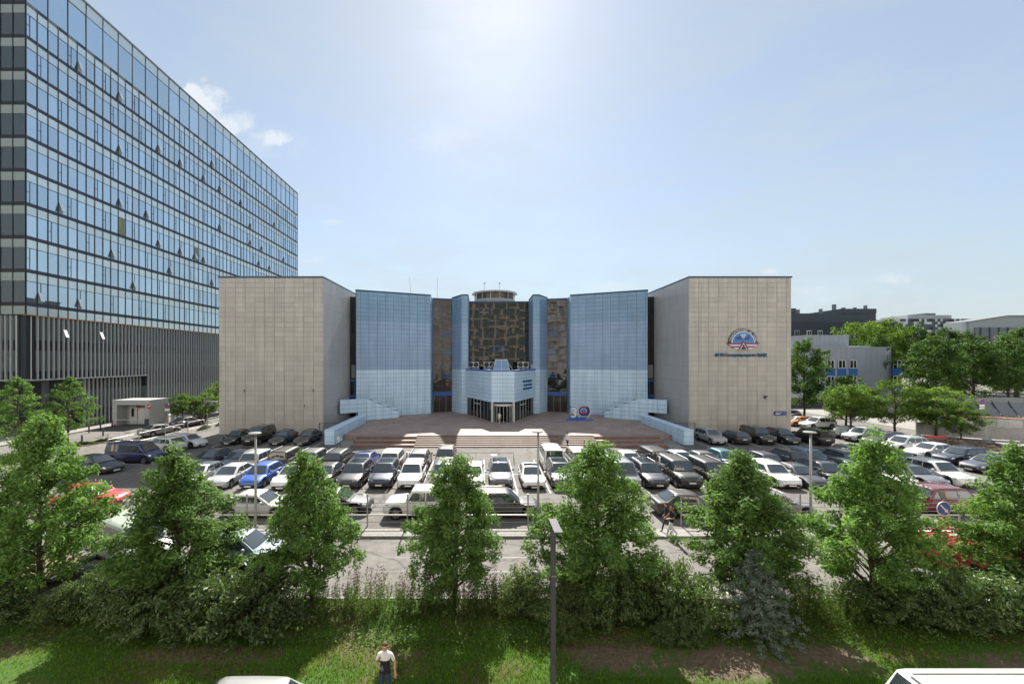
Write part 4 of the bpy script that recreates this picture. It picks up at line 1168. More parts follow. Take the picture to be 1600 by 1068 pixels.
def car_meshes(kind):
    t = TYPES[kind]; hl = t.L / 2; w = t.W / 2
    xf, xr = hl - .88, -hl + .92
    Ra = t.wr + .055
    # stations
    xs = set([hl, hl - .03, hl - .10, hl - .22, hl - .4, -hl, -hl + .03, -hl + .1, -hl + .25, t.xa, t.xa - .3, 0.0, -.4, t.xd, t.xd + .2])
    for c in (xf, xr):
        for k in range(9):
            xs.add(c + Ra * math.cos(math.pi * k / 8))
        xs.add(c + Ra * 1.03); xs.add(c - Ra * 1.03)
    xs = sorted(x for x in xs if -hl <= x <= hl)
    bed0, bed1 = (-hl + .15, t.xd - .12) if t.bed else (9, 9)
    top = [(-hl, t.tail - .16), (-hl + .04, t.tail - .05), (-hl + .12, t.tail), (t.xd, (t.rear_belt or t.belt)), (-.3, t.belt), (t.xa, t.belt if t.belt < t.hood else t.hood), (t.xa + .02, t.hood), (hl - .45, t.nose + .10), (hl - .16, t.nose + .02), (hl - .06, t.nose - .06), (hl, t.nose - .16)]
    wid = [(-hl, .80 * w), (-hl + .06, .90 * w), (-hl + .25, .965 * w), (-hl + .8, w), (hl - 1.1, w), (hl - .45, .965 * w), (hl - .2, .90 * w), (hl - .07, .80 * w), (hl, .66 * w)]
    if kind in ('van', 'minibus', 'boxy'):
        wid = [(-hl, .9 * w), (-hl + .06, .955 * w), (-hl + .25, .985 * w), (-hl + .8, w), (hl - .9, w), (hl - .35, .965 * w), (hl - .12, .88 * w), (hl, .74 * w)]
    vs = []; rows = []
    for x in xs:
        zb = t.clear
        for c in (xf, xr):
            if abs(x - c) < Ra:
                zb = max(zb, t.wr + math.sqrt(max(0, Ra * Ra - (x - c) ** 2)))
        e = min(hl - x, x + hl)
        if e < .22:
            zb = max(zb, t.clear + .16 * (1 - e / .22))
        zt = lerp_tab(top, x); ww = lerp_tab(wid, x)
        incab = t.xd - .1 < x < t.xa + .1
        sh = zt - (.035 if incab else .05)
        zm = max(zb + .03, .5 * (zb + sh) + .08)
        sec = [(0, zb), (.86 * ww, zb), (.955 * ww, zb + .03), (.995 * ww, min(zm - .02, zb + .16)), (ww, zm), (.985 * ww, max(zm + .01, sh - .07)), (.95 * ww, sh), (.88 * ww, zt), (.45 * ww, zt + (.03 if not incab else .01)), (0, zt + (.045 if not incab else .012))]
        full = sec + [(-y, z) for y, z in sec[-2:0:-1]]
        rows.append([(x, y, z) for y, z in full])
    n = len(rows[0]); mb = MB(); vs = [p for r in rows for p in r]; fs = []
    for i in range(len(rows) - 1):
        for k in range(n):
            fs.append((i * n + k, i * n + (k + 1) % n, (i + 1) * n + (k + 1) % n, (i + 1) * n + k))
    fs.append(tuple(range(n - 1, -1, -1))); fs.append(tuple((len(rows) - 1) * n + k for k in range(n)))
    mb.add(vs, fs)
    body = mb.mesh(kind + '_body', M['paint'], True)
    # cabin
    bw = .925 * w; rw = t.roof_w * w; H = t.H; rb = t.rear_belt or t.belt
    xm = (t.xb + t.xc) / 2
    def belt(x): return lerp_tab([(t.xd, rb), (-.3, t.belt), (t.xa, t.belt)], x) - .01
    st = [(t.xd, 0), (t.xd + (t.xc - t.xd) * .55, .6), (t.xc, 1.0), (t.xc + .25, 1.03), (xm, 1.06), (t.xb - .2, 1.035), (t.xb, 1.0), (t.xa + (t.xb - t.xa) * .5, .53), (t.xa, 0)]
    rows = []
    for x, f in st:
        zb_ = belt(x); zt = zb_ + (H - .045 - belt(xm)) * f / 1.0 * (1 if f < 1 else 1)
        zt = min(zt, H - .02)
        f1 = min(1, f)
        wt = bw + (rw - bw) * f1
        sec = [(bw, zb_), (bw + (wt - bw) * .9, zb_ + (zt - zb_) * .90), (wt * .965, zb_ + (zt - zb_) * .985), (wt * .6, zt + .012 * f1), (0, zt + .02 * f1)]
        full = sec + [(-y, z) for y, z in sec[-2::-1]]
        rows.append([(x, y, z) for y, z in full])
    n = len(rows[0]); mb = MB(); vs = [p for r in rows for p in r]; fs = []
    for i in range(len(rows) - 1):
        for k in range(n - 1):
            fs.append((i * n + k, i * n + k + 1, (i + 1) * n + k + 1, (i + 1) * n + k))
    mb.add(vs, fs)
    cabin = mb.mesh(kind + '_cabin', M['paint'], True)
    # glass
    Hc = H - .045 - belt(xm)
    def side_pt(x, tt, s):
        z = belt(x) + Hc * tt
        y = bw + (rw - bw) * tt
        return (x, s * (y + .012), z)
    def front_x(tt): return t.xa + (t.xb - t.xa) * tt
    def rear_x(tt): return t.xd + (t.xc - t.xd) * tt
    wins = {}
    t0, t1 = .10, .84
    cuts = [0.0] + list(t.cuts) + [1.0]
    for i in range(len(cuts) - 1):
        def px_(c, tt):
            a, b = front_x(tt) - .14 - .05 * (1 - tt), rear_x(tt) + .12
            am, bm = (front_x(.5) - .17), (rear_x(.5) + .12)
            if c == 0: return a
            if c == 1: return b
            return am + (bm - am) * c
        g = .035
        for s in (1, -1):
            c0, c1 = cuts[i], cuts[i + 1]
            q = [side_pt(px_(c0, t0) - (g if c0 else 0), t0, s), side_pt(px_(c0, t1) - (g if c0 else 0), t1, s), side_pt(px_(c1, t1) + (g if c1 < 1 else 0), t1, s), side_pt(px_(c1, t0) + (g if c1 < 1 else 0), t0, s)]
            wins[(i, s)] = MB().add(q, [(0, 1, 2, 3) if s < 0 else (3, 2, 1, 0)]).mesh(kind + '_side_window', M['carglass'])
    def slope_glass(xlo, xhi, name, ta, tb_, out):
        rws = []
        for tt in (ta, (ta + tb_) / 2, tb_):
            x = xlo + (xhi - xlo) * tt; yw = (bw + (rw - bw) * tt)
            z = belt(xlo + (xhi - xlo) * 0) + (H - .045 - belt(xm)) * (tt if tt in (0, 1) else tt * (1.06 if True else 1))
            rws.append([(x + out, .86 * yw, z + .0), (x + out * 1.5, .45 * yw, z + .012), (x + out * 1.6, 0, z + .018), (x + out * 1.5, -.45 * yw, z + .012), (x + out, -.86 * yw, z)])
        vs = [p for r in rws for p in r]; fs = []
        for i in range(2):
            for k in range(4):
                f = (i * 5 + k, (i + 1) * 5 + k, (i + 1) * 5 + k + 1, i * 5 + k + 1)
                fs.append(f if out > 0 else f[::-1])
        return MB().add(vs, fs).mesh(kind + name, M['carglass'], True)
    ws = slope_glass(t.xa, t.xb, '_windscreen', .10, .93, .035)
    rg = slope_glass(t.xd, t.xc, '_rear_window', .12, .90, -.035)
    # lamps etc.
    nz = t.nose
    hlm = {}
    for s in (1, -1):
        y0, y1 = .50 * w, .86 * w
        q = [(hl - .045, s * y0, nz - .16), (hl - .19, s * y1, nz - .10), (hl - .36, s * .955 * w, nz - .05), (hl - .38, s * .95 * w, nz + .055), (hl - .24, s * y1, nz + .04), (hl - .085, s * y0, nz - .02)]
        inn = [(p[0] - .1, p[1] * .93, p[2]) for p in q]
        mb = MB(); N = 6
        fs = [tuple(range(N)), tuple(range(2 * N - 1, N - 1, -1))] + [(i, N + i, N + (i + 1) % N, (i + 1) % N) for i in range(N)]
        q2 = [(p[0] + .018, p[1] * 1.012, p[2]) for p in q]
        mb.add(q2 + inn, fs)
        hlm[s] = mb.mesh(kind + '_headlight', M['headlamp'])
    tlm = {}
    tz = t.tail
    tall = kind in ('suv', 'boxy', 'van', 'minibus', 'wagon', 'hatch')
    for s in (1, -1):
        z0, z1 = (tz - .28, tz - .05) if not tall else (tz - .30, tz + .02)
        q = [(-hl + .02, s * .52 * w, z0 + .05), (-hl + .02, s * .80 * w, z0), (-hl + .20, s * .965 * w, z0 + .05), (-hl + .24, s * .955 * w, z1 - .02), (-hl + .07, s * .80 * w, z1), (-hl + .05, s * .52 * w, z1 - .05)]
        inn = [(p[0] + .1, p[1] * .93, p[2]) for p in q]
        q2 = [(p[0] - .02, p[1] * 1.012, p[2]) for p in q]
        N = 6
        tlm[s] = MB().add(q2 + inn, [tuple(range(N)), tuple(range(2 * N - 1, N - 1, -1))] + [(i, N + i, N + (i + 1) % N, (i + 1) % N) for i in range(N)]).mesh(kind + '_tail_lamp', M['redlamp'])
    gr = MB()
    gw = .52 * w
    gr.add([(hl + .012, -gw, nz - .32), (hl + .012, gw, nz - .32), (hl - .03, gw * 1.12, nz - .09), (hl - .03, -gw * 1.12, nz - .09), (hl - .1, -gw, nz - .32), (hl - .1, gw, nz - .32), (hl - .12, gw * 1.12, nz - .09), (hl - .12, -gw * 1.12, nz - .09)],
           [(0, 1, 2, 3), (1, 5, 6, 2), (4, 0, 3, 7), (3, 2, 6, 7), (5, 4, 7, 6), (0, 4, 5, 1)])
    grille = gr.mesh(kind + '_grille', M['black'])
    intake = MB().box(hl - .12, hl + .004, -.64 * w, .64 * w, t.clear + .08, t.clear + .24).mesh(kind + '_lower_intake', M['black'])
    fpl = MB().box(hl - .02, hl + .03, -.26, .26, nz - .42, nz - .31).mesh(kind + '_number_plate', M['plate'])
    rz_ = .78 if not tall else .72
    rpl = MB().box(-hl - .015, -hl + .02, -.26, .26, rz_ - .06, rz_ + .05).mesh(kind + '_rear_plate', M['plate'])
    rbump = MB().box(-hl - .008, -hl + .1, -.72 * w, .72 * w, t.clear + .14, t.clear + .26).mesh(kind + '_rear_bumper_trim', M['black'])
    mir = {}
    for s in (1, -1):
        x = t.xa - .42
        mb = MB().box(x - .06, x + .10, s * w * .97 - .01, s * w * .97 + .01, t.belt + .03, t.belt + .06)
        c = (x + .02, s * (w + .09), t.belt + .09)
        mb.lathe([(0, -.11), (.06, -.10), (.085, -.03), (.085, .05), (.05, .10), (0, .11)], c, 8, 'y')
        mir[s] = mb.mesh(kind + '_mirror', M['paint'], True)
    rails = {}
    if t.rails:
        for s in (1, -1):
            rails[s] = MB().tube([(t.xb - .2, s * rw * .90, H - .04), (t.xb - .35, s * rw * .90, H + .03), (t.xc + .3, s * rw * .90, H + .03), (t.xc + .1, s * rw * .9, H - .04)], .018, 5).mesh(kind + '_rail', M['steel'])
    seam = []; hd = []
    for s in (1, -1):
        q_ = (0, 1, 2, 3) if s < 0 else (3, 2, 1, 0)
        for c in cuts[1:-1][:2] + [cuts[0]]:
            xx = front_x(.5) - .17 + ((rear_x(.5) + .12) - (front_x(.5) - .17)) * c if c else t.xa - .55
            if abs(xx - xf) < Ra or abs(xx - xr) < Ra: continue
            seam.append(('door_seam', MB().add([(xx - .008, s * (w + .003), .34), (xx + .008, s * (w + .003), .34), (xx + .008, s * (.99 * w + .003), t.belt - .10), (xx - .008, s * (.99 * w + .003), t.belt - .10)], [q_]).mesh(kind + '_door_seam', M['black'])))
        seam.append(('sill_trim', MB().add([(xr + Ra + .02, s * (w + .003), t.clear + .06), (xf - Ra - .02, s * (w + .003), t.clear + .06), (xf - Ra - .02, s * (w + .004), t.clear + .17), (xr + Ra + .02, s * (w + .004), t.clear + .17)], [q_]).mesh(kind + '_sill_trim', M['black'])))
        for dx in (.18, -.82):
            hd.append(MB().box(dx - .1, dx + .1, s * w * .985 - .012, s * w * .985 + .022, t.belt - .16, t.belt - .125).mesh(kind + '_door_handle', M['paint']))
    under = MB().box(-hl + .35, hl - .35, -w + .30, w - .30, .17, t.belt - .25).mesh(kind + '_underbody', M['black'])
    ww_ = .225
    tyre = MB().lathe([(t.wr * .66, -ww_ / 2), (t.wr * .93, -ww_ / 2), (t.wr, -ww_ / 2 + .04), (t.wr, ww_ / 2 - .04), (t.wr * .93, ww_ / 2), (t.wr * .66, ww_ / 2)], (0, 0, 0), 20, 'y').mesh(kind + '_tyre', M['tyre'], True)
    rim = MB()
    r0 = t.wr * .67
    rim.lathe([(r0, ww_ / 2 - .01), (r0 * .9, ww_ / 2 - .012), (r0 * .88, ww_ / 2 - .06)], (0, 0, 0), 20, 'y')
    rim.lathe([(r0, -ww_ / 2 + .01), (r0 * .9, -ww_ / 2 + .012), (r0 * .88, -ww_ / 2 + .06)], (0, 0, 0), 20, 'y')
    for k in range(5):
        a = 2 * math.pi * k / 5
        d = Vector((math.cos(a), 0, math.sin(a))); e = Vector((-math.sin(a), 0, math.cos(a)))
        for sy in (1, -1):
            y = sy * (ww_ / 2 - .03)
            q = [d * .02 + e * .05, d * r0 * .9 + e * .035, d * r0 * .9 - e * .035, d * .02 - e * .05]
            rim.add([(p.x, y, p.z) for p in q], [(0, 1, 2, 3) if sy > 0 else (3, 2, 1, 0)])
    rimm = rim.mesh(kind + '_rim', M['rim'])
    well = MB().lathe([(0, -.06), (r0 * .9, -.06), (r0 * .9, .06), (0, .06)], (0, 0, 0), 14, 'y').mesh(kind + '_brake', M['dgrey'])
    bedm = None
    if t.bed:
        bedm = MB().box(-hl + .06, t.xd - .04, -w * .93, w * .93, t.tail - .02, t.H - .06).mesh(kind + '_canopy', M['paint'])
    panor = None
    return dict(body=body, cabin=cabin, wins=wins, ws=ws, rg=rg, hl=hlm, tl=tlm, grille=grille, intake=intake, fpl=fpl, rpl=rpl, rbump=rbump, mir=mir, rails=rails, seam=seam, hd=hd, under=under, tyre=tyre, rim=rimm, well=well, xf=xf, xr=xr, w=w, t=t, bed=bedm)
CM = {}
def car(kind, x, y, head, colour, label, group='cars parked in the lot', name='parked_car', z=0.0, roof=None, cat='car', scale=1.0):
    if kind not in CM: CM[kind] = car_meshes(kind)
    c = CM[kind]; t = c['t']
    r = thing(name, (x, y, z), label, cat, group, R(head))
    r.scale = (scale * random.uniform(.96, 1.04), scale * random.uniform(.98, 1.02), scale * random.uniform(.96, 1.04))
    ca = (*colour, 1)
    def part(n, me, col_=None, parent=r):
        o = link(n, me, parent)
        o.color = col_ or ca
        return o
    b = part('body', c['body'])
    cab = part('cabin', c['cabin'])
    if roof == 'black': 
        pass
    part('windscreen', c['ws']); part('rear_window', c['rg'])
    for k, me in c['wins'].items(): part('side_window', me)
    for s in (1, -1):
        part('headlight', c['hl'][s]); part('tail_lamp', c['tl'][s]); part('wing_mirror', c['mir'][s]);
        if c['rails']: part('roof_rail', c['rails'][s])
    part('grille', c['grille']); part('lower_intake', c['intake']); part('number_plate', c['fpl']); part('number_plate', c['rpl']); part('bumper_trim', c['rbump'])
    for nm_, me_ in c['seam']: part(nm_, me_)
    for me_ in c['hd']: part('door_handle', me_)
    part('underbody', c['under'])
    if c['bed']: part('bed_canopy', c['bed'], (.02, .02, .02, 1))
    if roof == 'glass':
        zr = t.H + .008
        me = CM.setdefault(kind + '_sunroof', MB().add([(t.xb - .15, -.42 * t.W * t.roof_w, zr - .025), (t.xb - .15, .42 * t.W * t.roof_w, zr - .025), (t.xc + .35, .42 * t.W * t.roof_w, zr - .02), (t.xc + .35, -.42 * t.W * t.roof_w, zr - .02), (t.xb - .15, 0, zr + .0), (t.xc + .35, 0, zr + .005)], [(4, 1, 2, 5), (0, 4, 5, 3)][::1]).mesh('sunroof', M['carglass']))
        part('sunroof', me)
    for wx in (c['xf'], c['xr']):
        for s in (1, -1):
            wh = part('wheel', c['tyre']); wh.location = (wx, s * (c['w'] - .135), t.wr)
            part('rim', c['rim'], None, wh); part('brake_disc', c['well'], None, wh)
    return r
BLK, DGR, GRY, SIL, WHT = (.010, .010, .012), (.035, .037, .042), (.11, .115, .125), (.42, .43, .44), (.72, .72, .71)
NAVY, BLU, BEI, BRN, TEAL = (.012, .018, .045), (.025, .10, .42), (.38, .355, .30), (.07, .05, .04), (.015, .13, .17)
STEEL, WINE, ORG, REDC = (.10, .14, .19), (.13, .012, .025), (.6, .2, .03), (.4, .02, .02)
F, B_ = -90, 90
fr = 'front row of the car park facing the street'
rw_ = 'back row of the car park'
# front row (noses to the street)
YA = 33.75
row_a = [
 ('hatch', -23.1, WHT, None, 'white hatchback half hidden by the tree, leftmost of the front row'),
 ('sedan', -20.6, SIL, None, 'silver sedan second from left in the front row, behind the tree crown'),
 ('hatch', -18.05, BLU, None, 'bright blue crossover at the left end of the front row behind lamp post'),
 ('sedan', -15.5, WHT, 'glass', 'white sedan with dark sunroof right of the bright blue crossover'),
 ('sedan', -12.9, BLK, None, 'black sedan mostly hidden behind the second tree, front row'),
 ('suv', -10.4, DGR, 'glass', 'dark grey SUV with double grille left of the navy coupe SUV, front row'),
 ('suv', -8.05, NAVY, 'glass', 'dark navy sporty SUV between dark grey SUV and white crossover, front row'),
 ('suv', -5.75, WHT, None, 'white crossover with silver bumper left of the middle tree, front row'),
 ('suv', -3.2, GRY, None, 'grey SUV hidden behind the crown of the middle tree, front row'),
 ('hatch', -0.75, WHT, None, 'white hatchback peeking out right of the middle tree, front row'),
 ('suv', 1.45, (.13, .135, .16), 'glass', 'blue grey SUV with sunroof alone between two painted lines, front row'),
 ('sedan', 4.0, WHT, 'glass', 'white compact sedan with black roof behind the middle lamp post'),
 ('suv', 6.35, (.05, .055, .075), 'glass', 'dark blue grey SUV right of the middle lamp post, front row'),
 ('suv', 8.75, GRY, None, 'grey SUV hidden behind top of the tree right of centre, front row'),
 ('van', 11.3, (.2, .21, .23), None, 'grey minivan with raked nose left of the navy compact SUV, front row'),
 ('suv', 13.55, (.018, .022, .04), 'glass', 'navy compact SUV between grey minivan and large black SUV, front row'),
 ('boxy', 16.1, (.02, .02, .022), None, 'large black SUV with chrome grille in front row, right of navy one'),
 ('boxy', 18.7, BLK, None, 'black off-roader right of the large black SUV, beside the tree, front row'),
 ('sedan', 21.2, GRY, None, 'grey sedan hidden by the tree left of the white estate, front row'),
 ('wagon', 23.9, WHT, None, 'white estate SUV left of the dark lift-back in front row'),
 ('sedan', 25.95, (.03, .034, .042), None, 'dark lift-back sedan behind the right lamp post, front row'),
 ('wagon', 28.3, DGR, None, 'dark grey estate right of the right lamp post, front row'),
 ('suv', 30.6, DGR, None, 'dark SUV hidden by the tall tree at right, front row'),
 ('hatch', 33.1, WHT, None, 'white hatchback peeking from the tall right tree beside grey lift-back'),
 ('sedan', 35.3, (.14, .15, .165), None, 'grey lift-back sedan next to the white SUV at right end of front row'),
 ('suv', 37.65, WHT, None, 'white SUV at the right end of the front row'),
]
for k, (kd, x, c_, rf, lab) in enumerate(row_a):
    car(kd, x, YA + random.uniform(-.2, .2), F + random.uniform(-1.2, 1.2), c_, lab, 'cars in the front row', roof=rf)
YB = 38.9
row_b = [
 ('sedan', -25.8, F, DGR, None, 'dark sedan leftmost of the back row, nose towards the viewer'),
 ('sedan', -23.1, F, STEEL, None, 'steel blue sedan second from left in the back row'),
 ('suv', -21.0, B_, SIL, None, 'silver grey SUV seen from behind left of black off-roader, back row'),
 ('boxy', -18.4, B_, (.02, .017, .015), None, 'black brown off-roader seen from behind at left of the back row'),
 ('suv', -15.8, B_, GRY, None, 'grey SUV seen from behind above the white sunroof sedan, back row'),
 ('suv', -13.5, B_, BLK, None, 'black SUV with tall red tail lamps left of the blue sedan, back row'),
 ('sedan', -11.0, B_, (.03, .05, .36), 'glass', 'vivid blue sedan in the back row between black and white SUVs'),
 ('suv', -8.4, B_, WHT, None, 'white SUV with black roof rails right of vivid blue sedan, back row'),
 ('suv', -5.9, B_, (.13, .125, .115), None, 'taupe grey SUV right of the white railed SUV, back row'),
 ('suv', -3.5, F, BRN, None, 'brown roofed SUV at the end of the left back row by the empty bays'),
 ('van', 6.45, B_, WHT, None, 'white van with dark ribbed roof left of the beige SUV, back row'),
 ('boxy', 8.9, B_, BEI, None, 'beige white SUV right of the white van, back row'),
 ('suv', 11.4, B_, NAVY, None, 'navy SUV partly behind the tree tip, back row'),
 ('sedan', 13.6, B_, WHT, None, 'white sedan left of the black SUV with spare wheel, back row'),
 ('boxy', 15.95, B_, BLK, None, 'black SUV between two white sedans, back row'),
 ('sedan', 18.5, B_, WHT, None, 'white sedan right of the black SUV, back row'),
 ('sedan', 20.7, B_, GRY, None, 'grey sedan left of the teal hatchback, back row'),
 ('hatch', 22.9, F, TEAL, None, 'teal hatchback peeking between two tree tips, back row'),
 ('hatch', 26.3, B_, NAVY, None, 'dark blue hatchback behind the white estate SUV, back row'),
 ('suv', 28.6, B_, BLK, None, 'black SUV left of the light blue sedan, back row'),
 ('suv', 31.0, F, (.13, .2, .29), None, 'light steel blue car behind the right lamp post, back row'),
 ('suv', 33.6, B_, GRY, None, 'grey SUV behind the tip of the tall right tree, back row'),
 ('sedan', 38.9, B_, (.03, .03, .035), None, 'dark sedan with red tail lamps right of tall tree tip, back row'),
]
for k, (kd, x, h_, c_, rf, lab) in enumerate(row_b):
    car(kd, x, YB + random.uniform(-.25, .25), h_ + random.uniform(-1.2, 1.2), c_, lab, 'cars in the back row', roof=rf)
car('sedan', 36.6, 41.6, 180, BLK, 'black coupe standing crosswise behind the tall right tree tip', 'cars in the back row')
# against the beige walls
YC = 50.2
for kd, x, h_, c_, lab in [
 ('sedan', -30.0, F, BLK, 'black sedan at far left against the left beige wall'),
 ('boxy', -27.35, F, (.02, .02, .022), 'black SUV with roof rails second from left by the left beige wall'),
 ('sedan', -24.3, F, DGR, 'dark grey sedan third from left by the left beige wall'),
 ('sedan', -21.3, F, (.05, .05, .048), 'dark sedan with sunlit bonnet next to the blue parapet wall'),
 ('suv', 27.9, F, (.36, .37, .39), 'silver sporty SUV next to the right blue parapet wall'),
 ('hatch', 30.8, B_, (.045, .047, .052), 'dark grey crossover seen from behind right of the silver SUV'),
 ('boxy', 33.75, F, (.02, .018, .018), 'large black SUV nose out in middle of right beige wall'),
 ('suv', 36.8, F, (.018, .022, .032), 'dark navy SUV nose out beside the black pickup'),
 ('pickup', 40.1, B_, BLK, 'black pickup with closed bed at the right corner of beige wall')]:
    car(kd, x, YC + random.uniform(-.2, .2), h_ + random.uniform(-2, 2), c_, lab, 'cars along the beige walls')
# left edge of the lot
for kd, x, y, h_, c_, lab in [
 ('sedan', -34.8, 37.0, -14, (.035, .037, .04), 'dark grey sedan at the left edge of the lot below the blue van'),
 ('van', -34.3, 40.6, -6, (.018, .024, .09), 'dark blue minibus van at the left edge of the lot'),
 ('wagon', -35.2, 45.2, 165, WHT, 'white estate car with red lamp behind the dark blue van'),
 ('hatch', -34.2, 47.6, -12, (.6, .62, .64), 'white hatchback nearest to left beige block at lot edge')]:
    car(kd, x, y, h_, c_, lab, 'cars at the left edge of the lot', cat='van' if kd == 'van' else 'car')
# right edge
for kd, x, y, h_, c_, lab in [
 ('sedan', 47.4, 53.4, 188, (.03, .03, .03), 'black sedan farthest back in the right hand row of cars'),
 ('suv', 47.3, 51.0, 188, SIL, 'white silver SUV second from the back in right hand row'),
 ('wagon', 47.3, 48.2, 188, (.045, .05, .055), 'dark grey estate third from the back in right hand row'),
 ('suv', 46.7, 45.4, 187, (.55, .56, .57), 'silver SUV behind the white sedan in right hand row'),
 ('sedan', 46.6, 42.6, 187, WHT, 'white sedan with black grille in the right hand row'),
 ('wagon', 46.7, 39.9, 187, NAVY, 'dark navy estate between white and grey sedans in right hand row'),
 ('sedan', 45.9, 37.0, 186, (.035, .045, .06), 'dark blue grey sedan near the right edge of picture in right hand row'),
 ('hatch', 46.6, 34.3, 186, WHT, 'white hatchback cut off by the rightmost tree in right hand row'),
 ('suv', 49.3, 60.3, 185, WHT, 'white SUV beyond the corner of the right beige block'),
 ('hatch', 48.6, 63.0, 185, ORG, 'orange hatchback beyond the corner of the right beige block'),
 ('sedan', 49.6, 65.8, 185, BLK, 'black sedan behind the orange hatchback beyond the corner'),
 ('suv', 51.0, 69.0, 185, DGR, 'dark SUV farthest beyond the corner of right beige block')]:
    car(kd, x, y, h_, c_, lab, 'cars in the right hand row')
# along the fence, side on
for kd, x, y, h_, c_, lab in [
 ('sedan', -14.55, 26.7, 0, (.5, .5, .49), 'old silver sedan side on behind the fence at left lamp post'),
 ('sedan', -9.8, 27.3, 0, BLK, 'black sedan behind the fence, only its nose right of the second tree'),
 ('boxy', -3.95, 26.6, 180, WHT, 'white off-roader side on behind the fence left of middle tree'),
 ('wagon', 1.35, 26.7, 0, (.035, .036, .038), 'dark grey estate side on behind the fence by the middle lamp post'),
 ('sedan', 13.4, 26.7, 0, (.03, .029, .027), 'black brown sedan behind the fence beside the walking woman'),
 ('sedan', 19.0, 26.7, 0, (.2, .205, .21), 'grey sedan behind the fence by the right lamp post'),
 ('suv', 31.0, 27.2, 0, WINE, 'wine red SUV behind the round blue arrow sign'),
 ('hatch', -27.0, 28.2, 8, REDC, 'red hatchback peeking between the two leftmost trees')]:
    car(kd, x, y, h_, c_, lab, 'cars beside the fence')
# on the streets
car('sedan', -43.9, 55.8, 72, (.2, .2, .19), 'grey sedan parked on the side street below the garage portal', 'cars on the side street', z=-.09)
car('sedan', -45.2, 62.8, 78, DGR, 'dark sedan on the side street in front of the hedge', 'cars on the side street', z=-.09)
car('suv', -48.0, 71.5, 84, (.09, .09, .09), 'dark car farthest up the side street beside the left beige block', 'cars on the side street', z=-.09)
car('hatch', -12.0, 20.4, 0, (.22, .27, .31), 'pale blue grey car on the road between the two left trees', 'cars on the road', z=-.1)
car('hatch', -6.75, 10.6, 180, (.24, .245, .24), 'silver car roof at the bottom edge of the picture', 'cars in the near street', z=-.1)
mini = car('minibus', 11.75, 9.27, 180, (.44, .45, .44), 'white minibus roof with dark hatch at lower right corner', 'cars in the near street', z=-.1, cat='minibus')
for s in (-.62, -.2, .25, .62):
    MB().box(-2.6, 1.35, s - .012, s + .012, 2.49, 2.515).build('roof_rib', M['offwhite'], mini)
hm = MB().box(-1.0, .15, -.1, .55, 2.5, 2.55).build('roof_hatch', M['dgrey'], mini)
MB().box(-.6, -.15, .1, .17, 2.552, 2.556).box(-.42, -.34, .0, .4, 2.557, 2.56).build('hatch_mark', mat('pink_mark', (.5, .2, .22), .5), hm)
MB().box(1.2, 1.5, -.5, .55, 2.46, 2.54).build('roof_marker', M['offwhite'], mini)
pg = car('van', -17.9, 20.9, -28, (.42, .47, .38), 'pale green van standing askew behind the flatbed trailer at left', 'cars on the road', z=-.1, cat='van')

# ribs on the roof of the white van in the back row
# ------------------------------------------------------------------ flatbed trailer, quad bike, red trailer with arrow sign
tr = thing('flatbed_trailer', (-20.6, 18.7, -.1), 'flatbed trailer with worn wooden deck under the leftmost trees', 'trailer')
for k in range(9):
    MB().box(-1.7, 1.9, -.95 + .21 * k, -.75 + .21 * k, .72, .77).build('deck_board', M['wood'], tr)
MB().box(-1.8, 2.0, -1.02, .98, .56, .70).build('frame', M['dgrey'], tr)
for x in (-.3, .55):
    for s in (-.85, .85):
        w_ = MB().lathe([(0, -.1), (.3, -.1), (.33, -.06), (.33, .06), (.3, .1), (0, .1)], (x, s, .33), 16, 'y').build('wheel', M['tyre'], tr)
MB().tube([(2.0, 0, .62), (3.0, 0, .5)], .05, 6).build('drawbar', M['dgrey'], tr)
qb = thing('quad_bike', (-23.9, 18.6, -.1), 'black and orange quad bike at the left edge below the trees', 'quad bike')
for x in (-.6, .6):
    for s in (-.45, .45):
        MB().lathe([(.12, -.13), (.28, -.13), (.31, -.06), (.31, .06), (.28, .13), (.12, .13)], (x, s, .31), 16, 'y').build('wheel', M['tyre'], qb)
MB().box(-.75, .75, -.25, .25, .32, .6).build('chassis', M['black'], qb)
MB().prism([(-.4, -.2), (.5, -.2), (.5, .2), (-.4, .2)], .6, .85).build('seat', M['black'], qb)
MB().vprism([(.3, .62), (1.0, .62), (.85, .9), (.35, 1.02)], (0, .3, 0), (1, 0, 0), (0, 0, 1), (0, -.6, 0)).build('front_cowl', mat('quad_orange', (.6, .2, .01), .35), qb)
MB().vprism([(-1.0, .68), (-.35, .68), (-.35, .86), (-.95, .82)], (0, .42, 0), (1, 0, 0), (0, 0, 1), (0, -.84, 0)).build('rear_fender', MATS['quad_orange'], qb)
MB().tube([(.45, -.38, 1.1), (.38, 0, 1.05), (.45, .38, 1.1)], .02, 6).tube([(.4, 0, 1.05), (.55, 0, .7)], .025, 6).build('handlebar', M['dgrey'], qb)
rt = thing('red_trailer', (23.3, 19.9, -.1), 'low red roadworks trailer with ribbed lid behind the two rightmost trees', 'trailer')
MB().box(-1.8, 1.8, -.85, .85, .45, 1.52).build('box', M['red'], rt)
MB().box(-1.86, 1.86, -.92, .92, 1.53, 1.60).build('lid', M['red'], rt)
for k in range(6):
    MB().box(-1.8, 1.8, -.8 + .3 * k, -.74 + .3 * k, 1.602, 1.63).build('lid_rib', M['red'], rt)
for k, (x0, x1, y) in enumerate(((-1.6, -.7, .5), (-.8, .2, .5), (-.6, .5, .05), (-.1, .7, -.25))):
    MB().box(x0, x1, y - .07, y + .07, 1.632, 1.636).build('white_mark', M['white'], rt)
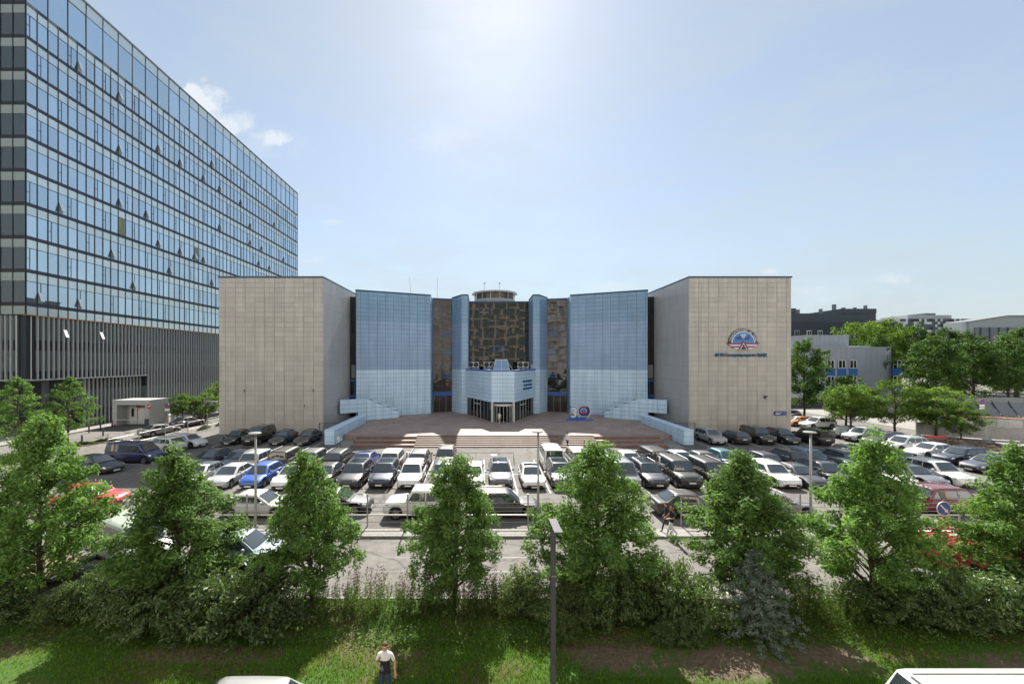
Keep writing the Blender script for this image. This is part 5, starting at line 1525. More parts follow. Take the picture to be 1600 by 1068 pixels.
for x in (-.45, .45):
    for s in (-.8, .8):
        MB().lathe([(0, -.1), (.3, -.1), (.33, -.06), (.33, .06), (.3, .1), (0, .1)], (x, s, .33), 14, 'y').build('wheel', M['tyre'], rt)
MB().tube([(1.8, 0, .6), (2.8, 0, .5)], .05, 6).build('drawbar', M['dgrey'], rt)
asn = thing('arrow_sign', (23.55, 20.95, -.1), 'round blue arrow sign over a red and white striped board', 'sign')
MB().box(-.03, .03, -.02, .03, 0, 2.95).build('post', M['steel'], asn)
MB().lathe([(0, -.05), (.36, -.05), (.36, -.02), (0, -.02)], (0, 0, 2.55), 28, 'y').build('disc_rim', M['white'], asn)
MB().lathe([(0, -.056), (.335, -.056), (.335, -.05)], (0, 0, 2.55), 28, 'y').build('disc', mat('sign_blue', (.03, .11, .36), .4), asn)
d = (.707, -.707); e = (.707, .707)
def ap(a, b): return (a * d[0] + b * e[0], 2.55 + a * d[1] + b * e[1])
MB().vprism([ap(-.28, -.035), ap(.12, -.035), ap(.12, -.1), ap(.3, 0), ap(.12, .1), ap(.12, .035), ap(-.28, .035)], (0, -.062, 0), (1, 0, 0), (0, 0, 1), (0, .006, 0)).build('arrow', M['white'], asn)
MB().box(-.28, .28, -.04, -.02, 1.55, 2.12).build('striped_board', M['red'], asn)
MB().vprism([(-.28, 2.12), (-.1, 2.12), (.22, 1.55), (.04, 1.55)], (0, -.046, 0), (1, 0, 0), (0, 0, 1), (0, .005, 0)).build('white_stripe', M['white'], asn)
MB().tube([(.28, -.03, 2.0), (1.9, .1, 1.45)], .03, 5).build('brace', M['steel'], asn)

# ------------------------------------------------------------------ fences, lamps, signs
def fence_line(pts, spacing, h, label, rails, group=None, thick_rail=None, post_r=.045, name='wire_fence'):
    f = thing(name, (pts[0][0], pts[0][1], 0), label, 'fence', group); f.location = (0, 0, 0)
    A, Bq = Vector(pts[0]), Vector(pts[1]); L = (Bq - A).length; u = (Bq - A) / L
    nn = round(L / spacing)
    for k in range(nn + 1):
        p = A + u * (L * k / nn)
        MB().tube([(p.x, p.y, 0), (p.x, p.y, h)], post_r, 7).build('post', M['steel'], f)
    for z in rails:
        MB().tube([(A.x, A.y, z), (Bq.x, Bq.y, z)], .014, 4).build('wire', M['steel'], f)
    if thick_rail:
        MB().tube([(A.x, A.y - .03, thick_rail), (Bq.x, Bq.y - .03, thick_rail)], .045, 6).build('rail', M['steel'], f)
fence_line([(-38.5, 24.75), (7.6, 24.75)], 2.42, 1.95, 'steel wire fence along the street side of the lot, left stretch', (.25, .9, 1.15, 1.4), 'street fences', .68)
fence_line([(12.0, 24.75), (60, 24.75)], 2.42, 1.95, 'steel wire fence along the street side of the lot, right stretch', (.25, .9, 1.15, 1.4), 'street fences', .68)
fence_line([(-39.8, 43.5), (-39.8, 75)], 4.1, 2.2, 'steel fence between the side street and the lot at left', (.7, 1.6), None)
def lot_lamp(x, y, h, label):
    l = thing('street_lamp', (x, y, 0), label, 'street lamp', 'lot lamps')
    MB().tube([(0, 0, 0), (0, 0, 1.2), (0, 0, h)], (.09, .075, .06), 9).build('pole', M['steel'], l, smooth=True)
    MB().lathe([(0, -.02), (.3, 0), (.36, .05), (.3, .09), (0, .12)], (-.05, 0, h), 14).build('lamp_head', M['lamp_grey'], l)
    MB().tube([(0, 0, 0), (0, 0, .12)], .15, 10).build('base', M['steel'], l)
lot_lamp(-13.6, 24.55, 5.6, 'grey lamp post at left of the lot in front of blue crossover')
lot_lamp(3.3, 24.3, 5.75, 'grey lamp post in middle of the fence before the steps')
lot_lamp(19.95, 24.9, 5.6, 'grey lamp post at right of the lot before the dark lift-back')
sl = thing('street_lamp', (2.1, 12.2, 0), 'tall square anthracite lamp post in the foreground lawn', 'street lamp')
MB().box(-.07, .07, -.07, .07, 0, 5.2).build('post', M['post'], sl)
MB().box(-.115, .115, -.88, .1, 5.202, 5.26).build('lamp_head', M['post'], sl)
MB().box(-.09, .09, -.83, -.2, 5.185, 5.199).build('diffuser', M['white'], sl)
MB().box(-.2, .2, -.2, .2, 0, .03).build('base_plate', M['post'], sl)
MB().box(-.05, .05, -.076, -.071, .5, 1.0).build('service_hatch', M['dgrey'], sl)
MB().box(-.0715, .0715, -.0715, .0715, 3.6, 3.625).build('joint_ring', M['grey'], sl)
def round_sign(x, y, h, face, label, plates=0, name='road_sign', r=.35, z=0.0):
    s = thing(name, (x, y, z), label, 'sign')
    MB().tube([(0, 0, 0), (0, 0, h + .3)], .035, 7).build('post', M['steel'], s)
    MB().lathe([(0, -.06), (r, -.06), (r, -.03), (0, -.03)], (0, 0, h), 22, 'y').build('rim', M['red'], s)
    MB().lathe([(0, -.066), (r * .8, -.066), (r * .8, -.06)], (0, 0, h), 22, 'y').build('face', face, s)
    for k in range(plates):
        MB().box(-r, r, -.06, -.03, h - r - .32 - .36 * k, h - r - .04 - .36 * k).build('plate', M['white'], s)
    return s
s_ = round_sign(-45.0, 58.5, 3.5, MATS['sign_blue'], 'blue no parking sign with white plate on the side street', 1)
MB().vprism([(-.24, .2), (-.2, .24), (.24, -.2), (.2, -.24)], (0, -.075, 3.5), (1, 0, 0), (0, 0, 1), (0, .005, 0)).build('slash', M['red'], s_)
s_ = round_sign(-49.5, 60.8, 3.2, M['red'], 'red and white no entry sign right of the garage door', 0)
MB().box(-.24, .24, -.075, -.068, 3.13, 3.27).build('bar', M['white'], s_)
s_ = round_sign(87.0 * .787, 56.2, 4.35, MATS['sign_blue'], 'blue round parking sign with two plates by the construction site', 2)
MB().vprism([(-.24, .2), (-.2, .24), (.24, -.2), (.2, -.24)], (0, -.075, 4.35), (1, 0, 0), (0, 0, 1), (0, .005, 0)).build('slash', M['red'], s_)
for k, (px, py) in enumerate(((139, 676), (157, 671), (175, 667), (128, 694), (161, 681))):
    x, y = G(px, py)
    b = thing('bollard', (x, y, .03), ['dark bollard left of the garage, nearest the street tree', 'second dark bollard left of the garage', 'dark bollard right beside the garage portal', 'tall dark bollard under the right street tree', 'dark bollard on the kerb before the garage'][k], 'bollard', 'bollards by the tower')
    MB().tube([(0, 0, 0), (0, 0, 1.0)], .09, 8).lathe([(.09, 0), (.06, .06), (0, .08)], (0, 0, 1.0), 8).build('shaft', M['dgrey'], b)
    MB().lathe([(.12, 0), (.12, .04), (.09, .05)], (0, 0, 0), 8).build('foot', M['dgrey'], b)
x, y = G(181, 665)
hy = thing('traffic_cone', (x, y, .03), 'orange red traffic cone left of the garage door', 'traffic cone')
MB().lathe([(.2, .05), (.05, 1.0), (0, 1.0)], (0, 0, 0), 12).build('cone', mat('cone_red', (.6, .08, .03), .5), hy)
MB().box(-.25, .25, -.25, .25, 0, .05).build('base', M['black'], hy)
# rack frame over the empty bays
rk = thing('barrier_frame', (.2, 40.6, 0), 'low dark tube barrier frame standing across the empty bays in the middle', 'barrier')
for k in range(4):
    x = -2.75 + 1.88 * k
    MB().tube([(x, 0, 0), (x, 0, .85)], .03, 6).build('leg', M['dgrey'], rk)
    MB().tube([(x, 0, .85), (x - .0, -1.6, .02)], .025, 6).build('brace', M['dgrey'], rk)
MB().tube([(-2.75, 0, .85), (2.9, 0, .85)], .03, 6).build('top_bar', M['dgrey'], rk)

# ------------------------------------------------------------------ the far right: houses, works, heap
gb = thing('grey_annex_building', (76, 94, 0), 'low grey panelled building with blue window bands beyond the trees at right', 'building')
gb.location = (0, 0, 0)
M['ann'] = panel_mat('annex_panel', (.36, .38, .42), .45, .03)
pts = [(76.5, 95), (88, 95)] + [(88 + 13 * math.sin(R(a)), 95 + 9 * (1 - math.cos(R(a)))) for a in range(8, 91, 8)] + [(101, 125), (76.5, 125)]
MB().prism(pts, 0, 12.9).build('wall', M['ann'], gb)
MB().prism([(x, y - .15) for x, y in pts], 12.91, 13.15).build('coping', M['lgrey'], gb)
MB().box(78, 88.5, 99, 110, 13.16, 15.9).build('roof_block', M['ann'], gb)
MB().box(77.9, 88.6, 98.9, 110, 15.91, 16.15).build('roof_block_coping', M['lgrey'], gb)
MB().box(90, 95, 100, 104, 13.16, 13.6).build('roof_hatch', M['lgrey'], gb)
def annex_window(x, z, w=1.7, h=1.9):
    fr_ = MB().box(x, x + w, 94.9, 95.02, z, z + h).build('window', M['dark_glass'], gb)
    for a in (0, w / 2, w - .12):
        MB().box(x + a, x + a + .12, 94.84, 94.9, z, z + h).build('frame_bar', M['white'], fr_)
    for b in (0, h - .12):
        MB().box(x, x + w, 94.845, 94.895, z + b, z + b + .12).build('frame_bar', M['white'], fr_)
for x in (77.2, 79.8, 82.4, 85.0):
    for z in (8.2, 4.5):
        annex_window(x, z)
        MB().box(x - .1, x + 1.85, 94.86, 95.02, z - 1.75, z - .05).build('blue_panel', M['blue_frame'], gb)
for x in (83.1 - 1,):
    pass
for z in (8.2, 4.5):
    fr_ = MB().box(96.2, 98.2, 96.0, 96.25, z, z + 1.9).build('window', M['dark_glass'], gb)
    for a in (0, .95, 1.88):
        MB().box(96.2 + a, 96.32 + a, 95.94, 96.0, z, z + 1.9).build('frame_bar', M['white'], fr_)
    MB().box(96.2, 98.2, 95.945, 95.995, z + 1.78, z + 1.9).box(96.2, 98.2, 95.945, 95.995, z + .8, z + .92).build('frame_bar', M['white'], fr_)
    MB().box(96.1, 98.3, 95.96, 96.3, z - 1.75, z - .05).build('blue_panel', M['blue_frame'], gb)

bw_ = thing('dark_roofed_building', (113, 150, 0), 'long white building with charcoal upper storeys far behind at right', 'building')
bw_.location = (0, 0, 0)
M['char'] = mat('charcoal_cladding', (.05, .055, .068), .6); M['char2'] = mat('charcoal_cladding_upper', (.08, .09, .105), .6)
MB().box(105, 152, 150, 170, 0, 16.6).build('white_wall', M['offwhite'], bw_)
MB().box(104.8, 152, 149.8, 170, 16.62, 24.0).build('charcoal_storey', M['char'], bw_)
MB().prism([(105, 152), (146, 152), (146, 168), (105, 168)], 24.02, 27.5).build('upper_storey', M['char2'], bw_)
MB().box(105, 116, 151.5, 168, 27.52, 29.3).build('plant_room', M['char2'], bw_)
MB().box(133, 146, 151.8, 168, 27.52, 29.2).build('plant_room', M['char2'], bw_)
for k, (x, z) in enumerate([(114, 18.4), (118.5, 18.4), (122.5, 18.4), (128, 18.4), (131.6, 18.4), (135.6, 18.4), (140.5, 18.4), (143.5, 18.4), (147, 18.4), (119, 12.5), (122.5, 12.5), (128, 12.5), (132, 12.5), (140, 12.5), (147, 12.5), (112, 12.5)]):
    w_ = MB().box(x, x + 1.7, 149.6 if z > 15 else 149.85, 149.79 if z > 15 else 149.99, z, z + 2.6).build('window', M['white'] if k % 3 else M['lgrey'], bw_)
    MB().box(x + .2, x + .75, 149.55 if z > 15 else 149.8, 149.6 if z > 15 else 149.85, z + .25, z + 2.35).box(x + .95, x + 1.5, 149.55 if z > 15 else 149.8, 149.6 if z > 15 else 149.85, z + .25, z + 2.35).build('pane', M['dark_glass'], w_)
for x in (116, 119, 128, 133, 136.5, 141, 145):
    h = random.uniform(.8, 2.2)
    MB().box(x, x + random.uniform(.5, 1.6), 155, 156, 27.53 if x < 132 else 29.21, (27.53 if x < 132 else 29.21) + h).build('roof_vent', M['grey'], bw_)

mo = thing('chequered_building', (262, 260, 0), 'distant block with black and white pixel chequered facade', 'building')
mo.location = (0, 0, 0)
MB().box(258, 316, 260, 280, 0, 36.5).build('wall', M['offwhite'], mo)
MB().box(272, 300, 262, 280, 36.52, 39).build('upper_storey', M['lgrey'], mo)
MB().box(285, 292, 264, 275, 39.02, 40.5).build('roof_plant', M['grey'], mo)
rr = random.Random(5); cnt = 0
mk = MB().box(0, 1, 0, .2, 0, 1).mesh('chequer', M['char2'])
for i in range(34):
    for j in range(9):
        if rr.random() < .52 and cnt < 300:
            cnt += 1
            o = link('dark_panel', mk, mo); o.location = (258.2 + i * 1.7, 259.79, 20.7 + j * 1.75)
            o.scale = (1.7 * rr.choice((1, 1, 2)) if i < 32 else 1.6, 1, 1.72)
hb = thing('grey_hall', (215, 180, 0), 'grey factory hall with low pitched roof at right edge behind trees', 'building')
hb.location = (0, 0, 0)
MB().vprism([(0, 12), (0, 27), (16, 29.5), (60, 29.5), (60, 12)], (214, 180, 0), (1, 0, 0), (0, 0, 1), (0, 9, 0)).build('upper_wall', M['lgrey'], hb)
MB().box(216, 274, 179.6, 179.98, 17, 24.5).build('window_band', M['grey'], hb)
for k in range(14):
    MB().box(218 + 4 * k, 218.6 + 4 * k, 179.4, 179.6, 17, 24.5).build('window_post', M['dgrey'], hb)
MB().box(211.5, 214 - .02, 181, 188, 0, 27).build('gable_block', M['offwhite'], hb)
MB().box(214, 274, 180.2, 189, 0, 11.98).build('lower_wall', M['offwhite'], hb)
MB().vprism([(-.5, 27.2), (16, 29.8), (60, 29.8), (60, 29.51), (16, 29.51), (-.5, 26.9)], (214, 179.5, 0), (1, 0, 0), (0, 0, 1), (0, 10, 0)).build('roof', M['grey'], hb)

# building site: hoarding, mesh fence, heap, barriers
mem = ground_mat('hoarding_sheet', [(.3, (.36, .36, .36)), (.7, (.5, .5, .49))], .8, 4, rough=.7)
ho = thing('site_hoarding', (62, 60, 0), 'grey site hoarding of upright panels with rusty top rail at right', 'fence')
ho.location = (0, 0, 0)
P0, P1 = Vector((62.6, 58.5)), Vector((80, 46.5)); L = (P1 - P0).length; u = (P1 - P0) / L; n = Vector((u.y, -u.x))
for k in range(9):
    MB().obox(P0, u, n, k * L / 9 + .03, (k + 1) * L / 9 - .03, 0, .06, 0, 2.2 + .08 * (k % 2)).build('panel', mem, ho)
MB().obox(P0, u, n, 0, L, -1.2, .12, 2.3, 2.4).build('rusty_cover', M['rust'], ho)
for k in range(10):
    MB().obox(P0, u, n, k * L / 9 - .04, k * L / 9 + .04, .07, .15, 0, 2.25).build('post', M['steel'], ho)
mf = thing('mesh_fence', (56, 55, 0), 'pale mesh covered site fence before the hoarding at right', 'fence')
mf.location = (0, 0, 0)
P0, P1 = Vector((58.2, 55.0)), Vector((72, 47.0)); L = (P1 - P0).length; u = (P1 - P0) / L; n = Vector((u.y, -u.x))
msh = ground_mat('dusty_mesh', [(.3, (.30, .295, .29)), (.7, (.44, .435, .42))], 1.2, 8)
for k in range(5):
    MB().obox(P0, u, n, k * L / 5 + .05, (k + 1) * L / 5 - .05, -.02, .02, .12, 1.75 + .12 * (k == 1)).build('mesh_panel', msh, mf)
    MB().obox(P0, u, n, k * L / 5 - .03, k * L / 5 + .03, -.03, .03, 0, 2.0).build('post', M['steel'], mf)
    MB().obox(P0, u, n, k * L / 5 - .4, k * L / 5 + .4, -.2, .2, 0, .11).build('foot', M['lgrey'], mf)
sf = thing('slanted_barrier', (60, 75, 0), 'long row of slanted dark hoarding panels beyond the site at right', 'fence')
sf.location = (0, 0, 0)
for k in range(16):
    x = 66 + 2.5 * k
    y = 75 - .35 * k
    MB().add([(x, y, .2), (x + 2.2, y - .3, .2), (x + 1.6, y + .9, 2.6), (x - .6, y + 1.2, 2.6), (x, y + .1, .2), (x + 2.2, y - .2, .2), (x + 1.6, y + 1.0, 2.6), (x - .6, y + 1.3, 2.6)],
             [(0, 1, 2, 3), (7, 6, 5, 4), (0, 4, 5, 1), (1, 5, 6, 2), (2, 6, 7, 3), (3, 7, 4, 0)]).build('panel', M['grey'], sf)
    MB().tube([(x - .2, y + .1, 0), (x - .8, y + 1.1, 2.9)], .06, 5).build('strut', M['dgrey'], sf)
MB().box(64, 110, 78, 78.3, 2.0, 2.9).build('top_rail', M['steel'], sf)
fw = thing('far_site_wall', (90, 88, 0), 'low dark wall under the trees far right', 'wall')
fw.location = (0, 0, 0)
for k in range(18):
    MB().box(62 + 3.6 * k, 65.5 + 3.6 * k, 86, 86.3, 0, 2.2).build('panel', M['dgrey'], fw)
# rubble heap
mb = MB(); rr = random.Random(3)
P0, P1 = Vector((52.5, 51.5)), Vector((66.0, 39.5)); L = (P1 - P0).length; u = (P1 - P0) / L; n = Vector((u.y, -u.x))
for k in range(900):
    a = rr.random() * L; dd = rr.gauss(0, .75); hgt = max(0, .75 - .45 * abs(dd)) * (0.5 + .5 * math.sin(a * 1.1) ** 2)
    s = rr.uniform(.07, .3); z = rr.random() * hgt
    p = P0 + u * a + n * dd
    vs = [(p.x + rr.uniform(-s, s), p.y + rr.uniform(-s, s), z + rr.uniform(-.5, 1) * s) for _ in range(5)]
    mb.add(vs, [(0, 1, 2), (0, 2, 3), (0, 3, 4), (1, 2, 4), (2, 3, 4), (0, 1, 4)])
hp = mb.build('rubble_heap', M['soil'], None, label='ridge of brown soil and rubble along the right edge of the lot', cat='rubble', kind='stuff')
mb = MB()
for k in range(30):
    for j in range(7):
        pass
prof = [(-1.5, 0.01), (-.8, .35), (-.2, .55), (.3, .5), (.9, .25), (1.5, .01)]
vs = []; NN = 34
for i in range(NN):
    for (dd, z) in prof:
        p = P0 + u * (L * i / (NN - 1)) + n * (dd + rr.uniform(-.15, .15)); vs.append((p.x, p.y, z * rr.uniform(.5, 1.25) if z > .05 else z))
fs = [(i * 6 + j, i * 6 + j + 1, (i + 1) * 6 + j + 1, (i + 1) * 6 + j) for i in range(NN - 1) for j in range(5)]
sm = mb.add(vs, fs).build('soil_ridge', M['soil'], None, kind='structure')
for k, (px, py, lab) in enumerate(((1355, 674, 'red water barrier between the young trees at right'), (1461, 690, 'red water barrier at the near end of the soil ridge'))):
    x, y = G(px, py)
    rb = thing('water_barrier', (x, y, 0), lab, 'barrier', 'red barriers', R(-20))
    MB().vprism([(-.3, 0), (.3, 0), (.12, .75), (-.12, .75)], (-1.0, 0, 0), (0, 1, 0), (0, 0, 1), (2.0, 0, 0)).build('shell', mat('barrier_red', (.5, .04, .04), .5), rb)
    for xx in (-.6, .6):
        MB().box(xx - .15, xx + .15, -.33, .33, 0, .1).build('foot', M['black'], rb)
# ------------------------------------------------------------------ vegetation
def quads_mesh(name, C, T, Bv, tone, m):
    """leaves: centre C, half-length vector T, half-width vector Bv -> kite quads"""
    n = len(C)
    V = np.empty((n, 4, 3), np.float32)
    V[:, 0] = C - T; V[:, 1] = C + Bv + T * .15; V[:, 2] = C + T; V[:, 3] = C - Bv + T * .15
    me = bpy.data.meshes.new(name)
    me.vertices.add(n * 4); me.vertices.foreach_set('co', V.reshape(-1))
    me.loops.add(n * 4); me.loops.foreach_set('vertex_index', np.arange(n * 4, dtype=np.int32))
    me.polygons.add(n); me.polygons.foreach_set('loop_start', np.arange(0, n * 4, 4, dtype=np.int32)); me.polygons.foreach_set('loop_total', np.full(n, 4, np.int32))
    at = me.attributes.new('tone', 'FLOAT', 'FACE'); at.data.foreach_set('value', tone.astype(np.float32))
    me.materials.append(m); me.update(); me.validate()
    return me

def unit(a):
    return a / np.maximum(1e-6, np.linalg.norm(a, axis=1, keepdims=True))

def leaves_at(rg, centres, n_each, spread, size, out_dir=None, flat=.6, droop=.2, aspect=.42):
    """leaf clumps round given centres"""
    k = len(centres)
    C = np.repeat(centres, n_each, 0)
    off = rg.normal(0, 1, (len(C), 3)); off = unit(off) * (rg.random((len(C), 1)) ** .5) * np.repeat(spread, n_each)[:, None]
    off[:, 2] *= .75
    C = C + off
    nrm = unit(rg.normal(0, 1, C.shape) * (1 - flat) + np.array([0, 0, 1.0]) * flat + unit(off + 1e-4) * .35)
    t = rg.normal(0, 1, C.shape); t[:, 2] -= droop; t = unit(t - nrm * (t * nrm).sum(1, keepdims=True))
    b = np.cross(nrm, t)
    s = size * rg.uniform(.6, 1.25, (len(C), 1))
    tone = np.clip(rg.normal(.5, .22, len(C)) + np.repeat(rg.normal(0, .14, k), n_each), 0, 1)
    return C, t * s, b * s * aspect, tone

def tree_meshes(seed, H, z0, rad, prof, nb, leaf, per, m, trunk_r=.11, spread=(.28, .5), clump=3, limb_bias=.35, lean=0.0, lobes=True, jit=(.72, 1.1), lob_amp=.8):
    rg = np.random.default_rng(seed); rd_ = random.Random(seed)
    wood = MB()
    top = Vector((rg.normal(0, .12) + lean, rg.normal(0, .12), H * .97))
    tp = [Vector((0, 0, -.1)), Vector((0, 0, .3))]
    for k in range(1, 8):
        f = k / 7
        tp.append(Vector((top.x * f + rg.normal(0, .04), top.y * f + rg.normal(0, .04), .3 + (H * .97 - .3) * f)))
    wood.tube(tp, [trunk_r * 1.35, trunk_r * 1.08] + [trunk_r * (1 - .88 * k / 7) for k in range(1, 8)], 8)
    cents = []; spr = []
    ang = rd_.uniform(0, 6.28)
    lob = [(rd_.uniform(0, 6.28), rd_.uniform(.75, 1.22)) for _ in range(6)]
    for i in range(nb):
        f = ((i + .5) / nb) ** .85
        f = min(.99, max(0.0, f + rg.normal(0, .02)))
        z = z0 + (H - z0) * f
        ang += 2.399 + rg.normal(0, .35)
        r = rad * lerp_tab(prof, f) * rd_.uniform(*jit)
        if lobes:
            w_ = sum(max(0, math.cos(ang - a)) ** 3 * (g - 1) for a, g in lob); r *= 1 + lob_amp * w_
        zs = max(.6, z - r * limb_bias - .3)
        ft = min(1, max(0, (zs - .3) / (H * .97 - .3)))
        s = Vector((top.x * ft, top.y * ft, zs))
        e = Vector((top.x * f + math.cos(ang) * r, top.y * f + math.sin(ang) * r, z))
        mid = s.lerp(e, .55) + Vector((0, 0, .12 * r))
        wood.tube([s, mid, e], [max(.012, trunk_r * .34 * (1 - .6 * f)), trunk_r * .18 * (1 - .5 * f), .006], 5, cap=False)
        nc = max(1, round(clump * (r / rad) + .6))
        for q in range(nc):
            g = 1 - .72 * q / max(1, nc)
            p = s.lerp(mid, min(1, g / .55)) if g < .55 else mid.lerp(e, (g - .55) / .45)
            p = p + Vector((rg.normal(0, .14), rg.normal(0, .14), rg.normal(0, .12))) * rad * .45
            cents.append(p); spr.append(rd_.uniform(*spread) * (1 if q == 0 else 1.1))
    cents.append(Vector((top.x, top.y, H - .1))); spr.append(spread[0] * .8)
    cents.append(Vector((top.x, top.y, H - .45))); spr.append(spread[0])
    C, T, Bv, tone = leaves_at(rg, np.array(cents), per, np.array(spr), leaf)
    # loose leaves on twigs that fringe the outline
    return wood.mesh('trunk_mesh', M['bark'], True), quads_mesh('crown_mesh', C, T, Bv, tone, m)

PYR = [(0, .6), (.1, .92), (.26, 1.0), (.48, .8), (.68, .52), (.85, .28), (1, .06)]
RND = [(0, .45), (.2, .88), (.45, 1.0), (.7, .85), (.88, .5), (1, .12)]
SPRD = [(0, .5), (.25, .95), (.5, 1.0), (.75, .8), (1, .25)]
def place_tree(me, loc, rz, label, group, sc=1.0, cat='tree', name='street_tree', kinds=('trunk', 'crown')):
    t = thing(name, loc, label, cat, group, rz); t.scale = (sc[0], sc[1], sc[2]) if hasattr(sc, '__len__') else (sc, sc, sc)
    a = link(kinds[0], me[0], t); c = link(kinds[1], me[1], t)
    return t
TM = [tree_meshes(11 + k, 6.2, 1.15, 2.45, PYR, 88, .086, 96, M['leaf'], spread=(.26, .45), clump=5, jit=(.80, 1.08), lob_amp=.6) for k in range(5)]
fg = [(-18.3, 16.9, 7.75, .98, 0, 'tall tree at left edge of the foreground row with quad bike beneath'),
      (-12.4, 16.7, 6.3, 1.08, 1, 'tree second from left in the foreground row, above big dark bush'),
      (-7.0, 16.9, 6.25, .92, 2, 'tree third from left in foreground row before black parked cars'),
      (-1.15, 16.9, 6.2, .95, 3, 'middle tree of the foreground row, fourth from left'),
      (4.6, 16.9, 6.65, 1.02, 4, 'tree behind the tall anthracite lamp post, fifth from left'),
      (10.9, 16.9, 6.3, 1.08, 0, 'tree sixth from left in foreground row behind the blue spruce'),
      (15.85, 16.7, 6.95, .98, 1, 'tall tree seventh from left in foreground row, left of red trailer'),
      (22.6, 16.9, 6.45, 1.0, 2, 'tree at the right edge of the foreground row')]
for k, (x, y, h, w_, v_, lab) in enumerate(fg):
    place_tree(TM[v_], (x, y, 0), [0.3, 2.0, 4.2, .8, 3.1, 1.4, 3.6, 2.7][k], lab, 'foreground street trees', (w_ * [1.0, 1.04, .98, 1.0, 1.06, 1.0, 1.04, 1.0][k], w_ * .95, h / 6.2 * .965))
TS = [tree_meshes(41 + k, 8.0, 2.2, 2.5, PYR, 46, .12, 52, M['leaf'], spread=(.3, .52), clump=3) for k in range(2)]
for k, (x, y, h, v_, lab) in enumerate([(-51.5, 45.5, 8.0, 0, 'street tree at left edge before the tower'), (-47.6, 47.0, 8.1, 1, 'second street tree before the tower, right of the edge tree'), (-47.5, 38.0, 5.4, 0, 'smaller street tree at far left just above foreground crown')]):
    place_tree(TS[v_], (x, y, 0), k * 1.9, lab, 'street trees before the tower', (h / 8 * 1.12, h / 8 * 1.12, h / 8))
TR = [tree_meshes(61 + k, 10.0, 2.6, 4.0, SPRD, 46, .20, 62, M['leaf_far'], trunk_r=.2, spread=(.5, .95), clump=4) for k in range(3)]
TB = [tree_meshes(71 + k, 8.0, 2.3, 4.2, SPRD, 46, .16, 64, M['leaf_bright'], trunk_r=.14, spread=(.45, .8), clump=4) for k in range(2)]
right_trees = [
 (TR, 0, 53.0, 67.5, 13.2, .85, 'dark tree rising beside the right beige block'),
 (TR, 1, 55.0, 62.0, 7.4, .75, 'lower dense tree between beige block and young trees'),
 (TB, 0, 50.8, 56.5, 6.5, .92, 'bright young tree at left of the group behind white SUV'),
 (TB, 1, 55.6, 55.2, 7.1, 1.0, 'bright young tree in middle of the group over parked cars'),
 (TB, 0, 59.8, 54.0, 6.4, .95, 'bright young tree at right of the group over parked cars'),
 (TB, 1, 58.6, 50.2, 4.6, .55, 'smallest young tree at right end of the group'),
 (TR, 2, 91, 82, 14.6, 1.35, 'large tree right of the grey annex building'),
 (TR, 0, 103, 86, 14.0, 1.5, 'large spreading tree left of the hall at right'),
 (TR, 1, 113, 88, 14.4, 1.3, 'large dark tree at right edge below the hall'),
 (TR, 2, 96.5, 100, 16.0, 1.2, 'tree standing behind the large tree right of annex'),
 (TB, 0, 117, 128, 21.5, 2.1, 'bright round tree above the annex roof at left'),
 (TB, 1, 127, 130, 22.0, 2.1, 'bright round tree above the annex roof at right'),
 (TR, 1, 139, 132, 20.5, 1.9, 'tall tree below the chequered building'),
 (TR, 0, 151, 134, 20.0, 1.9, 'tall dark tree left of the far hall'),
 (TR, 2, 163, 138, 19.0, 1.8, 'tree below the hall gable at far right'),
 (TR, 1, 141, 108, 17.5, 1.8, 'tree at the far right edge above the site'),
 (TR, 2, 108, 122, 17.0, 1.5, 'tree between annex roof and charcoal building'),
 (TR, 0, 125, 96, 12.5, 1.5, 'dark low tree at far right behind site wall')]
for k, (fam, v_, x, y, h, w_, lab) in enumerate(right_trees):
    base_h = 10.0 if fam is TR else 8.0
    place_tree(fam[v_], (x, y, 0), k * 1.3, lab, 'trees at the right', (w_, w_, h / base_h), name='broadleaf_tree')
# small trees by the garage
for k, (x, y, h, w_, lab) in enumerate([(-48.3, 66.0, 4.6, .62, 'small bushy tree right of the garage portal'), (-46.3, 68.5, 4.4, .6, 'small bushy tree behind the dark sedan on side street'), (-50.5, 80, 5.8, .75, 'small bushy tree where side street meets the beige block')]):
    place_tree(TB[k % 2], (x, y, 0), k * 2.2, lab, 'small trees by the garage', (w_, w_, h / 8), name='small_tree')

# bushes
def bush_meshes(seed, rx, ry, h, nshoot, leaf, per, m, arch=.5, upright=.0, m2=None):
    rg = np.random.default_rng(seed); wood = MB()
    C0 = []; D0 = []
    for i in range(nshoot):
        a = rg.uniform(0, 2 * math.pi); rr_ = math.sqrt(rg.random())
        ex, ey = math.cos(a) * rr_ * rx, math.sin(a) * rr_ * ry
        zt = h * math.sqrt(max(.03, 1 - .92 * rr_ ** 2)) * rg.uniform(.75, 1.12)
        s = Vector((ex * .18, ey * .18, 0)); e = Vector((ex, ey, zt - arch * rr_ * .35))
        mid = Vector((ex * (.45 if upright < .5 else .3), ey * (.45 if upright < .5 else .3), zt * .75))
        if i % 3 == 0:
            wood.tube([s, mid, e], [.022, .012, .004], 4, cap=False)
        N = 9
        for q in range(N):
            g = .22 + .78 * q / (N - 1)
            p = s * (1 - g) ** 2 + mid * 2 * g * (1 - g) + e * g * g
            C0.append(p)
            D0.append((e - mid).normalized())
    C0 = np.array(C0); 
    C, T, Bv, tone = leaves_at(rg, C0, per, np.full(len(C0), .13 * (1 + h * .25)), leaf, flat=.35, droop=.3)
    C[:, 2] = np.maximum(C[:, 2], .03)
    return wood.mesh('stems_mesh', M['bark'], True), quads_mesh('foliage_mesh', C, T, Bv, tone, m)
BUSH_D = [bush_meshes(101 + k, 2.4, 1.35, 1.75, 190, .066, 10, M['leaf_bush']) for k in range(2)]
